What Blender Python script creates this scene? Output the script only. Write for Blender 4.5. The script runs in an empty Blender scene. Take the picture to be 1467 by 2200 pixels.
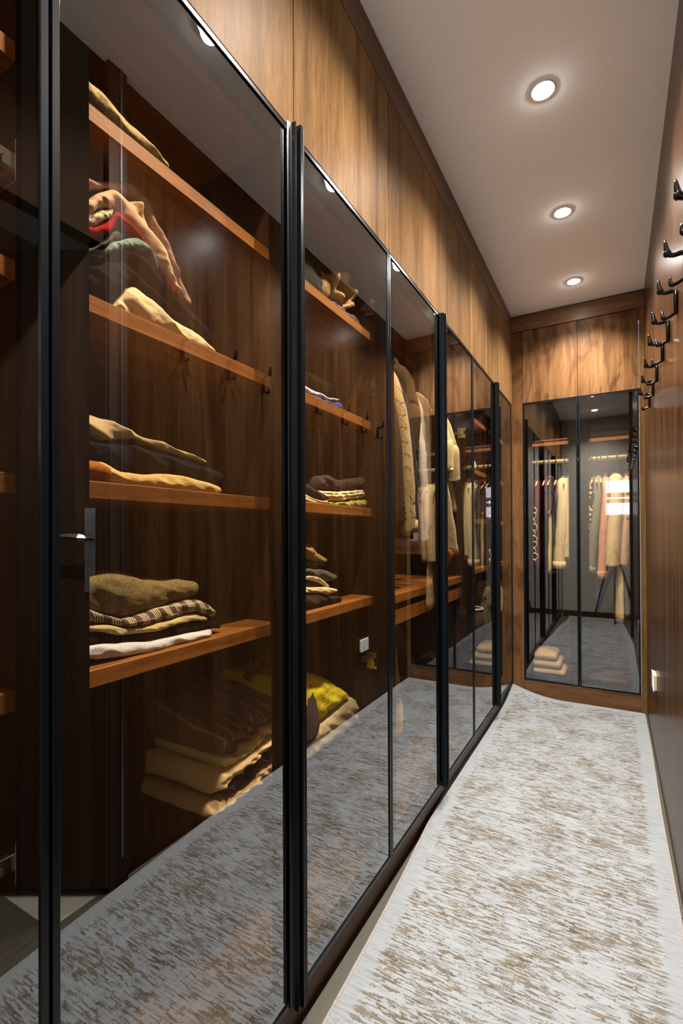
import bpy, bmesh, math, random
from mathutils import Vector, Matrix, noise as mnoise

C = bpy.context.scene.collection
sc = bpy.context.scene
PI = math.pi
H = 1.28                                     # lens height above the floor

# ------------------------------------------------------------------ camera
def setup_camera():
    yaw, pit, rol = [math.radians(a) for a in (29.5866, 0.3566, -0.2526)]
    F = Vector((-math.sin(yaw)*math.cos(pit), math.cos(yaw)*math.cos(pit), math.sin(pit)))
    R = Vector((math.cos(yaw), math.sin(yaw), 0)); U = R.cross(F)
    R2 = R*math.cos(rol) + U*math.sin(rol); U2 = -R*math.sin(rol) + U*math.cos(rol)
    m = Matrix((R2, U2, -F)).transposed().to_4x4(); m.translation = (0, 0, H)
    cd = bpy.data.cameras.new('camera'); cam = bpy.data.objects.new('camera', cd)
    cd.sensor_width = 36; cd.sensor_fit = 'AUTO'; cd.lens = 1032.65/2200*36
    cd.shift_x = 0.5/2200; cd.shift_y = (1140.05-1100)/2200
    cd.clip_start = 0.01; cam.matrix_world = m
    C.objects.link(cam); sc.camera = cam
setup_camera()

# ------------------------------------------------------------------ world, exposure
w = bpy.data.worlds.new('world'); sc.world = w; w.use_nodes = True
w.node_tree.nodes['Background'].inputs[0].default_value = (0.80, 0.88, 1.0, 1)
w.node_tree.nodes['Background'].inputs[1].default_value = 1.6
sc.view_settings.view_transform = 'Standard'; sc.view_settings.look = 'None'
sc.view_settings.gamma = 1; sc.view_settings.use_curve_mapping = False
sc.view_settings.exposure = 2.75
LAMP_W, LAMP_COL, LAMP_EMIT = 54.0, (1.0, 0.955, 0.90), 30.0
LAMPS_Y = (0.37, 1.19, 2.004, 2.823, 3.638)

# ------------------------------------------------------------------ materials
def new_mat(name):
    m = bpy.data.materials.new(name); m.use_nodes = True
    nt = m.node_tree; b = nt.nodes['Principled BSDF']
    return m, nt, b
def nd(nt, t, **kw):
    n = nt.nodes.new(t)
    for k, v in kw.items(): setattr(n, k, v)
    return n
def ramp(nt, src, stops):
    r = nd(nt, 'ShaderNodeValToRGB'); nt.links.new(src, r.inputs[0])
    e = r.color_ramp.elements
    while len(e) < len(stops): e.new(0.5)
    for i, (p, c) in enumerate(stops): e[i].position = p; e[i].color = (*c, 1) if len(c) == 3 else c
    return r
def coords(nt, scale, rnd=True):
    tc = nd(nt, 'ShaderNodeTexCoord'); mp = nd(nt, 'ShaderNodeMapping'); mp.inputs['Scale'].default_value = scale
    if rnd:
        oi = nd(nt, 'ShaderNodeObjectInfo'); ml = nd(nt, 'ShaderNodeVectorMath', operation='MULTIPLY_ADD')
        ml.inputs[1].default_value = (7.3, 9.1, 5.7); nt.links.new(oi.outputs['Random'], ml.inputs[0]); nt.links.new(tc.outputs['Object'], ml.inputs[2])
        nt.links.new(ml.outputs[0], mp.inputs[0])
    else: nt.links.new(tc.outputs['Object'], mp.inputs[0])
    return mp.outputs[0]
def tex_noise(nt, vec, scale, detail=3, rough=.5, dist=0):
    n = nd(nt, 'ShaderNodeTexNoise'); n.inputs['Scale'].default_value = scale; n.inputs['Detail'].default_value = detail
    n.inputs['Roughness'].default_value = rough; n.inputs['Distortion'].default_value = dist; nt.links.new(vec, n.inputs['Vector'])
    return n.outputs['Fac']
def mix(nt, mode, f, a, b):
    n = nd(nt, 'ShaderNodeMix', data_type='RGBA', blend_type=mode)
    for s, v in ((n.inputs[0], f), (n.inputs[6], a), (n.inputs[7], b)):
        if hasattr(v, 'is_output'): nt.links.new(v, s)
        elif isinstance(v, (int, float)): s.default_value = v
        else: s.default_value = (*v, 1)
    return n.outputs[2]
def math_n(nt, op, a, b=0.0, c=0.0):
    n = nd(nt, 'ShaderNodeMath', operation=op)
    for s, v in zip(n.inputs, (a, b, c)):
        if hasattr(v, 'is_output'): nt.links.new(v, s)
        else: s.default_value = v
    return n.outputs[0]
def bump(nt, b, h, strength, dist):
    n = nd(nt, 'ShaderNodeBump'); n.inputs['Strength'].default_value = strength; n.inputs['Distance'].default_value = dist
    nt.links.new(h, n.inputs['Height']); nt.links.new(n.outputs[0], b.inputs['Normal'])

def wood(name, axis, dark, mid, light, rough=.36, coat=0.0, figure=0.0, ior=1.45):
    m, nt, b = new_mat(name)
    s = {'z': (1, 1, .055), 'y': (1, .055, 1), 'x': (.055, 1, 1)}[axis]
    v = coords(nt, s)
    broad = tex_noise(nt, v, 7, 4, .55, 1.2)
    fine = tex_noise(nt, v, 70, 3, .6, .3)
    pore = tex_noise(nt, v, 260, 2, .6)
    c = ramp(nt, broad, [(.28, dark), (.5, mid), (.72, light)]).outputs[0]
    f = ramp(nt, fine, [(.3, (.62, .58, .55)), (.62, (1, 1, 1))]).outputs[0]
    c = mix(nt, 'MULTIPLY', .75, c, f)
    p = ramp(nt, pore, [(.36, (.55, .5, .46)), (.5, (1, 1, 1))]).outputs[0]
    c = mix(nt, 'MULTIPLY', .55, c, p)
    if figure:
        s2 = {'z': (1, 1, .35), 'y': (1, .35, 1), 'x': (.35, 1, 1)}[axis]
        v2 = coords(nt, s2)
        fg = tex_noise(nt, v2, 5.5, 2, .5, 2.5)
        g = ramp(nt, fg, [(.38, (.5, .44, .42)), (.5, (1, 1, 1)), (.66, (1.15, 1.1, 1.0))]).outputs[0]
        c = mix(nt, 'MULTIPLY', figure, c, g)
    nt.links.new(c, b.inputs['Base Color'])
    b.inputs['Roughness'].default_value = rough; b.inputs['IOR'].default_value = ior
    b.inputs['Coat Weight'].default_value = coat; b.inputs['Coat Roughness'].default_value = .18
    bump(nt, b, fine, .12, .0008)
    return m
def plain(name, col, rough=.5, metal=0.0, bumps=0.0, spec=.5, ior=1.45, var=1.0):
    m, nt, b = new_mat(name)
    v = coords(nt, (1, 1, 1)); n = tex_noise(nt, v, 60, 3)
    r = ramp(nt, n, [(.3, tuple(x*(1-.1*var) for x in col)), (.7, tuple(min(1, x*(1+.06*var)) for x in col))])
    nt.links.new(r.outputs[0], b.inputs['Base Color'])
    b.inputs['Roughness'].default_value = rough; b.inputs['Metallic'].default_value = metal
    b.inputs['Specular IOR Level'].default_value = spec; b.inputs['IOR'].default_value = ior
    if bumps: bump(nt, b, n, bumps, .001)
    return m
def emit(name, col, s):
    m = bpy.data.materials.new(name); m.use_nodes = True; nt = m.node_tree; nt.nodes.clear()
    e = nd(nt, 'ShaderNodeEmission'); e.inputs[0].default_value = (*col, 1); e.inputs[1].default_value = s
    o = nd(nt, 'ShaderNodeOutputMaterial'); nt.links.new(e.outputs[0], o.inputs[0]); return m
def glass(name, tint, refl, dust=0.0):
    # tinted coated pane: the outer face reflects, the body lets coloured light through
    m = bpy.data.materials.new(name); m.use_nodes = True; nt = m.node_tree; nt.nodes.clear()
    g = nd(nt, 'ShaderNodeBsdfGlossy'); g.inputs['Roughness'].default_value = 0.0; g.inputs['Color'].default_value = (.94, .97, 1.0, 1)
    t = nd(nt, 'ShaderNodeBsdfTransparent'); t.inputs[0].default_value = (*tint, 1)
    t2 = nd(nt, 'ShaderNodeBsdfTransparent')
    lw = nd(nt, 'ShaderNodeFresnel'); lw.inputs[0].default_value = 1.5
    k = math_n(nt, 'MULTIPLY_ADD', lw.outputs[0], 1.0, refl); k.node.use_clamp = True
    mx = nd(nt, 'ShaderNodeMixShader'); nt.links.new(k, mx.inputs[0]); nt.links.new(t.outputs[0], mx.inputs[1]); nt.links.new(g.outputs[0], mx.inputs[2])
    front = mx.outputs[0]
    if dust:
        d = nd(nt, 'ShaderNodeBsdfDiffuse'); d.inputs[0].default_value = (.75, .75, .75, 1)
        v = coords(nt, (1, 1, 1), False); vo = nd(nt, 'ShaderNodeTexVoronoi'); vo.inputs['Scale'].default_value = 62; nt.links.new(v, vo.inputs['Vector'])
        keep = nd(nt, 'ShaderNodeSeparateColor'); nt.links.new(vo.outputs['Color'], keep.inputs[0])
        spot = math_n(nt, 'LESS_THAN', vo.outputs['Distance'], math_n(nt, 'MULTIPLY', keep.outputs[1], .062))
        spot = math_n(nt, 'MULTIPLY', spot, math_n(nt, 'GREATER_THAN', keep.outputs[0], .62))
        spot = math_n(nt, 'MULTIPLY', spot, dust)
        m2 = nd(nt, 'ShaderNodeMixShader'); nt.links.new(spot, m2.inputs[0]); nt.links.new(front, m2.inputs[1]); nt.links.new(d.outputs[0], m2.inputs[2])
        front = m2.outputs[0]
    geo = nd(nt, 'ShaderNodeNewGeometry'); m3 = nd(nt, 'ShaderNodeMixShader')
    nt.links.new(geo.outputs['Backfacing'], m3.inputs[0]); nt.links.new(front, m3.inputs[1]); nt.links.new(t2.outputs[0], m3.inputs[2])
    o = nd(nt, 'ShaderNodeOutputMaterial'); nt.links.new(m3.outputs[0], o.inputs[0]); return m

def cloth(name, col, col2=None, pattern=None, weave=420, amt=.35, rough=.92, scale=1.0, wr=.0):
    m, nt, b = new_mat(name)
    v = coords(nt, (1, 1, 1), False)
    big = tex_noise(nt, v, 22, 4, .6); wv = tex_noise(nt, v, weave, 2, .7)
    c = ramp(nt, wv, [(.25, tuple(x*(1-amt) for x in col)), (.75, tuple(min(1, x*(1+amt*.5)) for x in col))]).outputs[0]
    sx = nd(nt, 'ShaderNodeSeparateXYZ'); nt.links.new(v, sx.inputs[0]); X, Y, Z = sx.outputs
    def stripes(src, freq, width):
        return math_n(nt, 'LESS_THAN', math_n(nt, 'FRACT', math_n(nt, 'MULTIPLY', src, freq)), width)
    if pattern == 'pin':
        c = mix(nt, 'MIX', math_n(nt, 'MULTIPLY', stripes(math_n(nt, 'ADD', Y, math_n(nt, 'MULTIPLY', Z, .35)), 250, .42), .8), c, col2)
    if pattern == 'cord':
        wob = math_n(nt, 'MULTIPLY_ADD', tex_noise(nt, v, 4, 1), .05, Y)
        c = mix(nt, 'MIX', math_n(nt, 'MULTIPLY', stripes(wob, 34, .16), .75), c, col2)
    if pattern == 'plaid':
        yy = math_n(nt, 'MULTIPLY_ADD', Z, .3, Y)
        a = stripes(yy, 34, .5); a2 = stripes(yy, 238, .42)
        aa = math_n(nt, 'MULTIPLY', a, a2)
        bz = stripes(Z, 60, .25)
        c = mix(nt, 'MIX', math_n(nt, 'MULTIPLY', bz, .35), c, (.10, .09, .11))
        c = mix(nt, 'MIX', math_n(nt, 'MULTIPLY', aa, .9), c, col2)
        c = mix(nt, 'MIX', math_n(nt, 'MULTIPLY', stripes(Z, 60, .07), .6), c, col2)
    if pattern == 'dots':
        vo = nd(nt, 'ShaderNodeTexVoronoi'); vo.inputs['Scale'].default_value = 30*scale; vo.inputs['Randomness'].default_value = .55; nt.links.new(v, vo.inputs['Vector'])
        c = mix(nt, 'MIX', math_n(nt, 'LESS_THAN', vo.outputs['Distance'], .40), c, col2)
    if pattern == 'motif':
        vo = nd(nt, 'ShaderNodeTexVoronoi'); vo.inputs['Scale'].default_value = 11*scale; nt.links.new(v, vo.inputs['Vector'])
        wob = math_n(nt, 'MULTIPLY_ADD', tex_noise(nt, v, 60, 2), .25, vo.outputs['Distance'])
        sel = nd(nt, 'ShaderNodeSeparateColor'); nt.links.new(vo.outputs['Color'], sel.inputs[0])
        f = math_n(nt, 'MULTIPLY', math_n(nt, 'LESS_THAN', wob, .31), math_n(nt, 'GREATER_THAN', sel.outputs[0], .35))
        c2 = mix(nt, 'MIX', math_n(nt, 'GREATER_THAN', sel.outputs[1], .55), col2, (.06, .06, .07))
        c = mix(nt, 'MIX', f, c, c2)
    if pattern == 'lines':
        ln = tex_noise(nt, v, 9, 1, .4, 1.5)
        c = mix(nt, 'MIX', math_n(nt, 'LESS_THAN', math_n(nt, 'ABSOLUTE', math_n(nt, 'SUBTRACT', ln, .5)), .018), c, col2)
    if pattern == 'twotone':
        c = mix(nt, 'MIX', math_n(nt, 'GREATER_THAN', big, .55), c, col2)
    nt.links.new(c, b.inputs['Base Color']); b.inputs['Roughness'].default_value = rough
    b.inputs['Specular IOR Level'].default_value = .15 if max(col) > .3 else .03; b.inputs['Sheen Weight'].default_value = .04 if max(col) > .3 else 0.0
    h = math_n(nt, 'MULTIPLY_ADD', wv, .16, big)
    bump(nt, b, h, .55, .007)
    return m

M = {}
M['panel'] = wood('walnut panel vertical grain', 'z', (.068, .035, .0135), (.115, .061, .0235), (.157, .085, .034), .46, ior=1.07)
M['figured'] = wood('figured walnut panel', 'z', (.066, .030, .011), (.120, .058, .022), (.165, .083, .033), .42, ior=1.15, figure=.75)
M['fascia'] = wood('walnut fascia along', 'y', (.062, .029, .014), (.100, .048, .024), (.135, .067, .034), .42, ior=1.2)
M['fascia_x'] = wood('walnut fascia across', 'x', (.080, .038, .016), (.130, .062, .027), (.18, .088, .040), .36, ior=1.25)
M['lacquer'] = wood('lacquered walnut wall', 'z', (.022, .0088, .0028), (.048, .0200, .0068), (.080, .0365, .0135), .28, ior=1.13)
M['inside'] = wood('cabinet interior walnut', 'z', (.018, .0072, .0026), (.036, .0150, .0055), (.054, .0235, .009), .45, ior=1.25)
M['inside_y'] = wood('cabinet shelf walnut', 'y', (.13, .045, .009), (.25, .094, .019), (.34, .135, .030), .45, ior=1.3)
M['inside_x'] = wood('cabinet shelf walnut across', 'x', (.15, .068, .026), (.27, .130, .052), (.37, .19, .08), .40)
M['base'] = wood('cabinet floor walnut', 'y', (.042, .022, .011), (.072, .040, .021), (.10, .057, .031), .5, ior=1.2)
M['plinth'] = wood('walnut plinth', 'y', (.07, .028, .011), (.125, .052, .019), (.17, .075, .03), .45)
M['leaf'] = wood('dark door leaf', 'z', (.02, .009, .004), (.035, .016, .007), (.05, .023, .010), .6, ior=1.2)
M['matte'] = plain('matt dark wood', (.016, .008, .004), .9, 0, 0, .05)
M['alu'] = plain('black anodised aluminium', (.0022, .0030, .0042), .26, .0, 0, .32)
M['alu_edge'] = plain('satin dark aluminium', (.05, .06, .075), .30, .9)
M['rear'] = plain('brown grey rear frame', (.0036, .0031, .0026), .6, .0, 0, 0, ior=1.0)
M['chrome'] = plain('nickel hinge', (.45, .42, .38), .28, 1.0)
M['pewter'] = plain('brushed pewter', (.22, .22, .22), .34, 1.0)
M['hookblack'] = plain('gloss black hook', (.002, .002, .0022), .16, 0, 0, .35)
M['ceil'] = plain('ceiling paint', (.92, .89, .865), .9, 0, 0, 0, var=.12)
M['grey'] = plain('grey wall paint', (.30, .265, .22), .85, 0, .1, .2)
M['white'] = plain('white plastic', (.78, .76, .72), .4)
M['tan'] = plain('tan plastic', (.52, .38, .22), .45)
M['tile'] = plain('taupe floor tile', (.040, .033, .023), .5, 0, .05)
M['grout'] = plain('tile grout', (.22, .19, .15), .8)
M['dark'] = plain('dark gap', (.012, .009, .007), .8, 0, 0, .1)
M['glass'] = glass('bronze glass', (.97, .89, .76), .20, .75)
M['glass_end'] = glass('grey bronze glass', (.92, .82, .66), .17, .35)
M['lamp'] = emit('lamp lens', LAMP_COL, LAMP_EMIT)
M['rod'] = plain('pale wood rod', (.62, .50, .33), .4)
M['black'] = plain('matt black', (.012, .012, .013), .5)

def carpet_mat():
    m, nt, b = new_mat('distressed carpet')
    tc = nd(nt, 'ShaderNodeTexCoord')
    def mp(s):
        n = nd(nt, 'ShaderNodeMapping'); n.inputs['Scale'].default_value = s; nt.links.new(tc.outputs['Object'], n.inputs[0]); return n.outputs[0]
    iso = mp((1, 1, 1)); st = mp((.22, 1, 1)); st2 = mp((.055, 1, 1))
    wob = nd(nt, 'ShaderNodeTexNoise'); wob.inputs['Scale'].default_value = 45; wob.inputs['Detail'].default_value = 3; nt.links.new(iso, wob.inputs['Vector'])
    add = nd(nt, 'ShaderNodeVectorMath', operation='MULTIPLY_ADD'); add.inputs[1].default_value = (.014, .010, 0); nt.links.new(wob.outputs['Color'], add.inputs[0]); nt.links.new(st, add.inputs[2])
    streak = tex_noise(nt, add.outputs[0], 135, 4, .62)
    long = tex_noise(nt, st2, 170, 3, .6)
    broad = tex_noise(nt, iso, 5.5, 3, .6); crumb = tex_noise(nt, iso, 190, 3, .7)
    h = math_n(nt, 'MULTIPLY_ADD', long, .55, streak)
    h = math_n(nt, 'MULTIPLY_ADD', broad, .40, h)
    h = math_n(nt, 'MULTIPLY_ADD', crumb, .34, h)
    hs = math_n(nt, 'MULTIPLY', h, .8)
    mask = ramp(nt, hs, [(1.0, (0, 0, 0)), (1.0, (1, 1, 1))])
    mask.color_ramp.elements[0].position = .985; mask.color_ramp.elements[1].position = 1.0
    at = nd(nt, 'ShaderNodeAttribute', attribute_name='border')
    hs = math_n(nt, 'SUBTRACT', h, math_n(nt, 'MULTIPLY_ADD', at.outputs['Fac'], .13, .655))
    nt.links.new(hs, mask.inputs[0])
    mask.color_ramp.elements[0].position = .510; mask.color_ramp.elements[1].position = .552
    grey = tex_noise(nt, mp((.12, 1, 1)), 120, 3, .65)
    base = ramp(nt, grey, [(.34, (.105, .110, .112)), (.47, (.162, .168, .170)), (.7, (.183, .190, .192))]).outputs[0]
    tan = ramp(nt, tex_noise(nt, iso, 26, 4, .7), [(.35, (.056, .042, .027)), (.62, (.104, .085, .062))]).outputs[0]
    # plain woven border along the two long edges
    c = mix(nt, 'MIX', mask.outputs[0], base, tan)
    c = mix(nt, 'MIX', math_n(nt, 'MULTIPLY', at.outputs['Fac'], .55), c, (.143, .147, .150))
    nt.links.new(c, b.inputs['Base Color']); b.inputs['Roughness'].default_value = .95; b.inputs['Specular IOR Level'].default_value = .1
    b.inputs['Sheen Weight'].default_value = .1
    pile = tex_noise(nt, iso, 500, 2, .7)
    hh = math_n(nt, 'MULTIPLY_ADD', mask.outputs[0], -.7, math_n(nt, 'MULTIPLY', pile, .5))
    bump(nt, b, hh, .5, .003)
    return m
M['carpet'] = carpet_mat()
M['binding'] = cloth('carpet binding', (.20, .185, .165), weave=300, amt=.5)

# ------------------------------------------------------------------ object helpers
def put(name, verts, faces, mat, parent=None, smooth=False, bevel=0.0, local=False, mats=None):
    me = bpy.data.meshes.new(name); me.from_pydata(verts, [], faces); me.materials.append(mat)
    bm = bmesh.new(); bm.from_mesh(me)
    bmesh.ops.recalc_face_normals(bm, faces=bm.faces)
    if bevel: bmesh.ops.bevel(bm, geom=list(bm.edges), offset=bevel, segments=1, affect='EDGES')
    bm.to_mesh(me); bm.free()
    if smooth: me.polygons.foreach_set('use_smooth', [True]*len(me.polygons))
    o = bpy.data.objects.new(name, me); C.objects.link(o)
    if parent is not None:
        o.parent = parent
        if not local: o.matrix_parent_inverse = Matrix.Translation(-world_loc(parent))
    return o
def world_loc(o):
    # parents are placed by pure translation; children keep world coordinates in their mesh
    return Vector(o.location) if o.parent is None else Vector((0, 0, 0))
def empty(name, loc, label, cat, group=None):
    o = bpy.data.objects.new(name, None); o.empty_display_size = .05; o.location = loc; C.objects.link(o)
    return tag(o, label, cat, group)
def tag(o, label, cat, group=None):
    o['label'] = label; o['category'] = cat
    if group: o['group'] = group
    return o
def struct(o, label=None):
    o['kind'] = 'structure'
    if label: o['label'] = label
    return o
BF = [(0, 3, 2, 1), (4, 5, 6, 7), (0, 1, 5, 4), (1, 2, 6, 5), (2, 3, 7, 6), (3, 0, 4, 7)]
def box_v(lo, hi):
    (x0, y0, z0), (x1, y1, z1) = lo, hi
    return [(x0, y0, z0), (x1, y0, z0), (x1, y1, z0), (x0, y1, z0), (x0, y0, z1), (x1, y0, z1), (x1, y1, z1), (x0, y1, z1)]
def box(name, lo, hi, mat, parent=None, bevel=.0008, local=False):
    return put(name, box_v(lo, hi), BF, mat, parent, False, bevel, local)
def join(parts):
    V, Fc = [], []
    for v, f in parts:
        k = len(V); V += v; Fc += [tuple(i+k for i in q) for q in f]
    return V, Fc
def tube_vf(pts, radii, n=10, squash=(1, 1), up=(0, 0, 1), cap=True):
    pts = [Vector(p) for p in pts]; V, Fc = [], []
    if not hasattr(radii, '__len__'): radii = [radii]*len(pts)
    for i, p in enumerate(pts):
        d = (pts[min(i+1, len(pts)-1)] - pts[max(i-1, 0)]).normalized()
        a = d.cross(Vector(up))
        if a.length < 1e-3: a = d.cross(Vector((1, 0, 0)))
        a.normalize(); b = d.cross(a)
        for k in range(n):
            t = 2*PI*k/n; V.append(tuple(p + (a*math.cos(t)*squash[0] + b*math.sin(t)*squash[1])*radii[i]))
    for i in range(len(pts)-1):
        for k in range(n): Fc.append((i*n+k, i*n+(k+1) % n, (i+1)*n+(k+1) % n, (i+1)*n+k))
    if cap: Fc.append(tuple(range(n-1, -1, -1))); Fc.append(tuple((len(pts)-1)*n+k for k in range(n)))
    return V, Fc
def spline(pts, n):
    P = [Vector(p) for p in pts]; out = []; m = len(P)-1
    for i in range(n):
        t = i/(n-1)*m; k = min(int(t), m-1); u = t-k
        p0, p1, p2, p3 = P[max(k-1, 0)], P[k], P[k+1], P[min(k+2, m)]
        out.append(.5*((2*p1)+(p2-p0)*u+(2*p0-5*p1+4*p2-p3)*u*u+(3*p1-p0-3*p2+p3)*u**3))
    return out
def disc_vf(c, r, axis, h, n=20):
    c = Vector(c); ax = {'x': Vector((1, 0, 0)), 'y': Vector((0, 1, 0)), 'z': Vector((0, 0, 1))}[axis]
    return tube_vf([c, c+ax*h], [r, r], n, up=(1, 0, 0) if axis != 'x' else (0, 0, 1))

# ------------------------------------------------------------------ room shell
YE, XL, XR, ZC = 3.99, -.70, .194, 3.0
fl = struct(box('floor', (-1.5, -1.4, -.08), (1.6, 4.75, -.006), M['grout'], bevel=0))
for i in range(2):
    for j in range(5):
        x0 = (-.80, .20)[i] - (.0 if i == 0 else 0); wdt = (.997, 1.2)[i]; y0 = -1.2 + j*1.05
        if i == 1 and j > 1: continue
        box('floor_tile', (x0, y0, -.006), (x0+wdt, min(y0+1.046, 4.0), 0), M['tile'], fl, .001)
struct(box('ceiling', (-1.5, -1.4, ZC), (1.6, 4.75, ZC+.08), M['ceil'], bevel=0))
struct(box('wall_right', (XR, 1.165, 0), (XR+.06, YE+.05, ZC), M['lacquer'], bevel=0))
wb = [((-1.5, -.20, 0), (-.12, -.16, ZC)), ((.52, -.20, 0), (1.6, -.16, ZC)), ((-.12, -.20, 0), (.52, -.16, 1.53)), ((-.12, -.20, 2.06), (.52, -.16, ZC))]
V, Fc = join([(box_v(a, b), BF) for a, b in wb]); struct(put('wall_back', V, Fc, M['grey']))
struct(box('wall_side', (1.56, -.16, 0), (1.6, 2.2, ZC), M['grey'], bevel=0))
struct(box('wall_rear', (-1.5, 4.66, 0), (1.6, 4.7, ZC), M['grey'], bevel=0))
struct(box('wall_left', (-1.44, -.2, 0), (-1.36, 4.66, ZC), M['grey'], bevel=0))
struct(box('wall_far', (.26, 2.16, 0), (1.6, 2.2, ZC), M['grey'], bevel=0))
struct(box('baseboard_back', (-.70, -.16, 0), (1.5, -.145, .09), M['leaf']))
win = struct(box('window_1', (-.10, -.195, 1.715), (.50, -.17, 1.775), M['grey']))
V, Fc = join([(box_v(a, b), BF) for a, b in [((-.12, -.2, 1.53), (-.10, -.165, 2.06)), ((.50, -.2, 1.53), (.52, -.165, 2.06)), ((-.10, -.2, 1.53), (.5, -.165, 1.55)), ((-.10, -.2, 2.04), (.5, -.165, 2.06))]])
put('window_frame', V, Fc, M['white'], win)
mday = emit('daylight pane', (.93, .96, 1.0), .62)
for z0, z1 in ((1.555, 1.715), (1.775, 1.800), (1.865, 2.04)): box('pane', (-.10, -.188, z0), (.50, -.184, z1), mday, win, 0)
box('window_rail', (-.10, -.195, 1.80), (.50, -.17, 1.865), M['grey'], win)
struct(box('trim_jamb', (.17, 1.09, 0), (.254, 1.165, ZC), M['leaf']))
struct(box('trim_seal', (.166, 1.135, .10), (.170, 1.142, ZC), M['pewter'], bevel=0))

# open entrance door beside the camera (seen reflected in the glass)
d1 = Vector((.166, 1.075, 0)); dn = (Vector((.498, .886, 0))-d1).normalized(); nn = Vector((-dn.y, dn.x, 0))
if nn.x > 0: nn = -nn
def leafpt(a, o, z): return tuple(d1 + dn*a + nn*o + Vector((0, 0, z)))
def leafbox(name, a0, a1, o0, o1, z0, z1, mat, parent=None):
    v = [leafpt(a, o, z) for z in (z0, z1) for a, o in ((a0, o0), (a1, o0), (a1, o1), (a0, o1))]
    return put(name, v, BF, mat, parent, False, .001)
leaf = struct(leafbox('door_1', 0, .82, -.04, 0, .025, 2.3, M['leaf']))
pl = leafbox('handle_plate', .035, .075, 0, .006, 1.075, 1.375, M['pewter'], leaf)
p0 = leafpt(.055, .006, 1.268); V, Fc = tube_vf([p0, leafpt(.055, .05, 1.268), leafpt(.07, .055, 1.270), leafpt(.11, .055, 1.274), leafpt(.17, .055, 1.272)], [.009, .011, .013, .010, .008], 4)
put('handle', V, Fc, M['pewter'], leaf)

struct(box('wall_added_header', (XR, -.16, 2.33), (XR+.06, 1.164, ZC), M['matte'], bevel=0))  # unseen panel over the doorway, added to block room light and darken reflections
# trims
struct(box('trim_1', (-.72, -.2, 2.872), (-.70, YE, 2.994), M['fascia']), 'dark walnut cornice strip along the top of the glass wardrobes')
struct(box('trim_2', (XL, YE, 2.870), (XR, YE+.02, 2.988), M['fascia_x']), 'walnut fascia strip above the end cupboard')
struct(box('trim_3', (XL, YE, .0), (-.621, YE+.02, 2.866), M['figured']), 'upright walnut filler strip left of the end wardrobe')
struct(box('trim_4', (.161, YE, .0), (XR, YE+.02, 2.866), M['panel']), 'upright walnut filler strip right of the end wardrobe')
struct(box('trim_5', (XL-.02, YE+.021, 2.8), (XR, YE+.05, ZC), M['dark'], bevel=0))
struct(box('trim_6', (-.76, -.2, 2.80), (-.721, YE, ZC), M['dark'], bevel=0))

# ------------------------------------------------------------------ lamps
def make_lamp():
    r = bpy.data.objects.new('recessed_downlight', None); C.objects.link(r)
    n = 28; V, Fc = [], []
    prof = [(.047, 0), (.047, -.003), (.042, -.005), (.037, -.003), (.036, 0)]
    for k in range(n):
        t = 2*PI*k/n
        for rr, z in prof: V.append((rr*math.cos(t), rr*math.sin(t), z))
    m = len(prof)
    for k in range(n):
        for j in range(m-1): Fc.append((k*m+j, ((k+1) % n)*m+j, ((k+1) % n)*m+j+1, k*m+j+1))
    put('trim_ring', V, Fc, M['white'], r, True, local=True)
    V, Fc = tube_vf([(0, 0, -.012), (0, 0, -.0105), (0, 0, -.0075), (0, 0, -.003), (0, 0, 0)], [.012, .022, .030, .0355, .036], 24, up=(1, 0, 0)); put('lens', V, Fc, M['lamp'], r, local=True)
    return r
lamp0 = make_lamp()
names = ['round recessed ceiling downlight behind the picture frame, first from the back wall', 'round recessed downlight just above the picture frame, nearest the camera',
         'largest glaring round downlight in the ceiling, nearest of the three in view', 'middle of the three round ceiling downlights in view',
         'small farthest round ceiling downlight, just before the end wardrobe']
for i, y in enumerate(LAMPS_Y):
    if i == 0: r = lamp0; kids = []
    else:
        r = lamp0.copy(); C.objects.link(r)
        for ch in list(lamp0.children):
            c = ch.copy(); C.objects.link(c); c.parent = r
    r.location = (-.229, y, ZC)
    tag(r, names[i], 'ceiling light', 'recessed downlights along the ceiling')
    L = bpy.data.lights.new('downlight', 'SPOT'); L.energy = LAMP_W; L.color = LAMP_COL; L.spot_size = math.radians(128); L.spot_blend = 1.0; L.shadow_soft_size = .033
    lo = bpy.data.objects.new('downlight_beam', L); lo.location = (-.229, y, ZC-.020); C.objects.link(lo)

# ------------------------------------------------------------------ wardrobes
# a frame maps (a along the run, d depth behind the glass face, z) to the room
def left(a, d, z): return (XL-d, a, z)
def endw(a, d, z): return (a, YE+d, z)
def fbox(fr, a0, a1, d0, d1, z0, z1): return [fr(a, d, z) for z in (z0, z1) for a, d in ((a0, d0), (a1, d0), (a1, d1), (a0, d1))], BF
def fput(name, fr, b, mat, parent, bevel=.0008):
    v, f = fbox(fr, *b); return put(name, v, f, mat, parent, False, bevel)
def ring(fr, a0, a1, z0, z1, w, d0, d1, gap=0.0):
    parts = []
    o = [(a0, z0), (a1, z0), (a1, z1), (a0, z1)]; i = [(a0+w, z0+w), (a1-w, z0+w), (a1-w, z1-w), (a0+w, z1-w)]
    for k in range(4):
        q = [o[k], o[(k+1) % 4], i[(k+1) % 4], i[k]]
        if gap:
            c = (sum(p[0] for p in q)/4, sum(p[1] for p in q)/4)
            dx = [(p[0]-c[0], p[1]-c[1]) for p in q]
            q = [(p[0]-(gap if k % 2 == 0 else 0)*(1 if e[0] > 0 else -1), p[1]-(gap if k % 2 else 0)*(1 if e[1] > 0 else -1)) for p, e in zip(q, dx)]
        parts.append(([fr(a, d, z) for d in (d0, d1) for a, z in q], BF))
    return join(parts)
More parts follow.
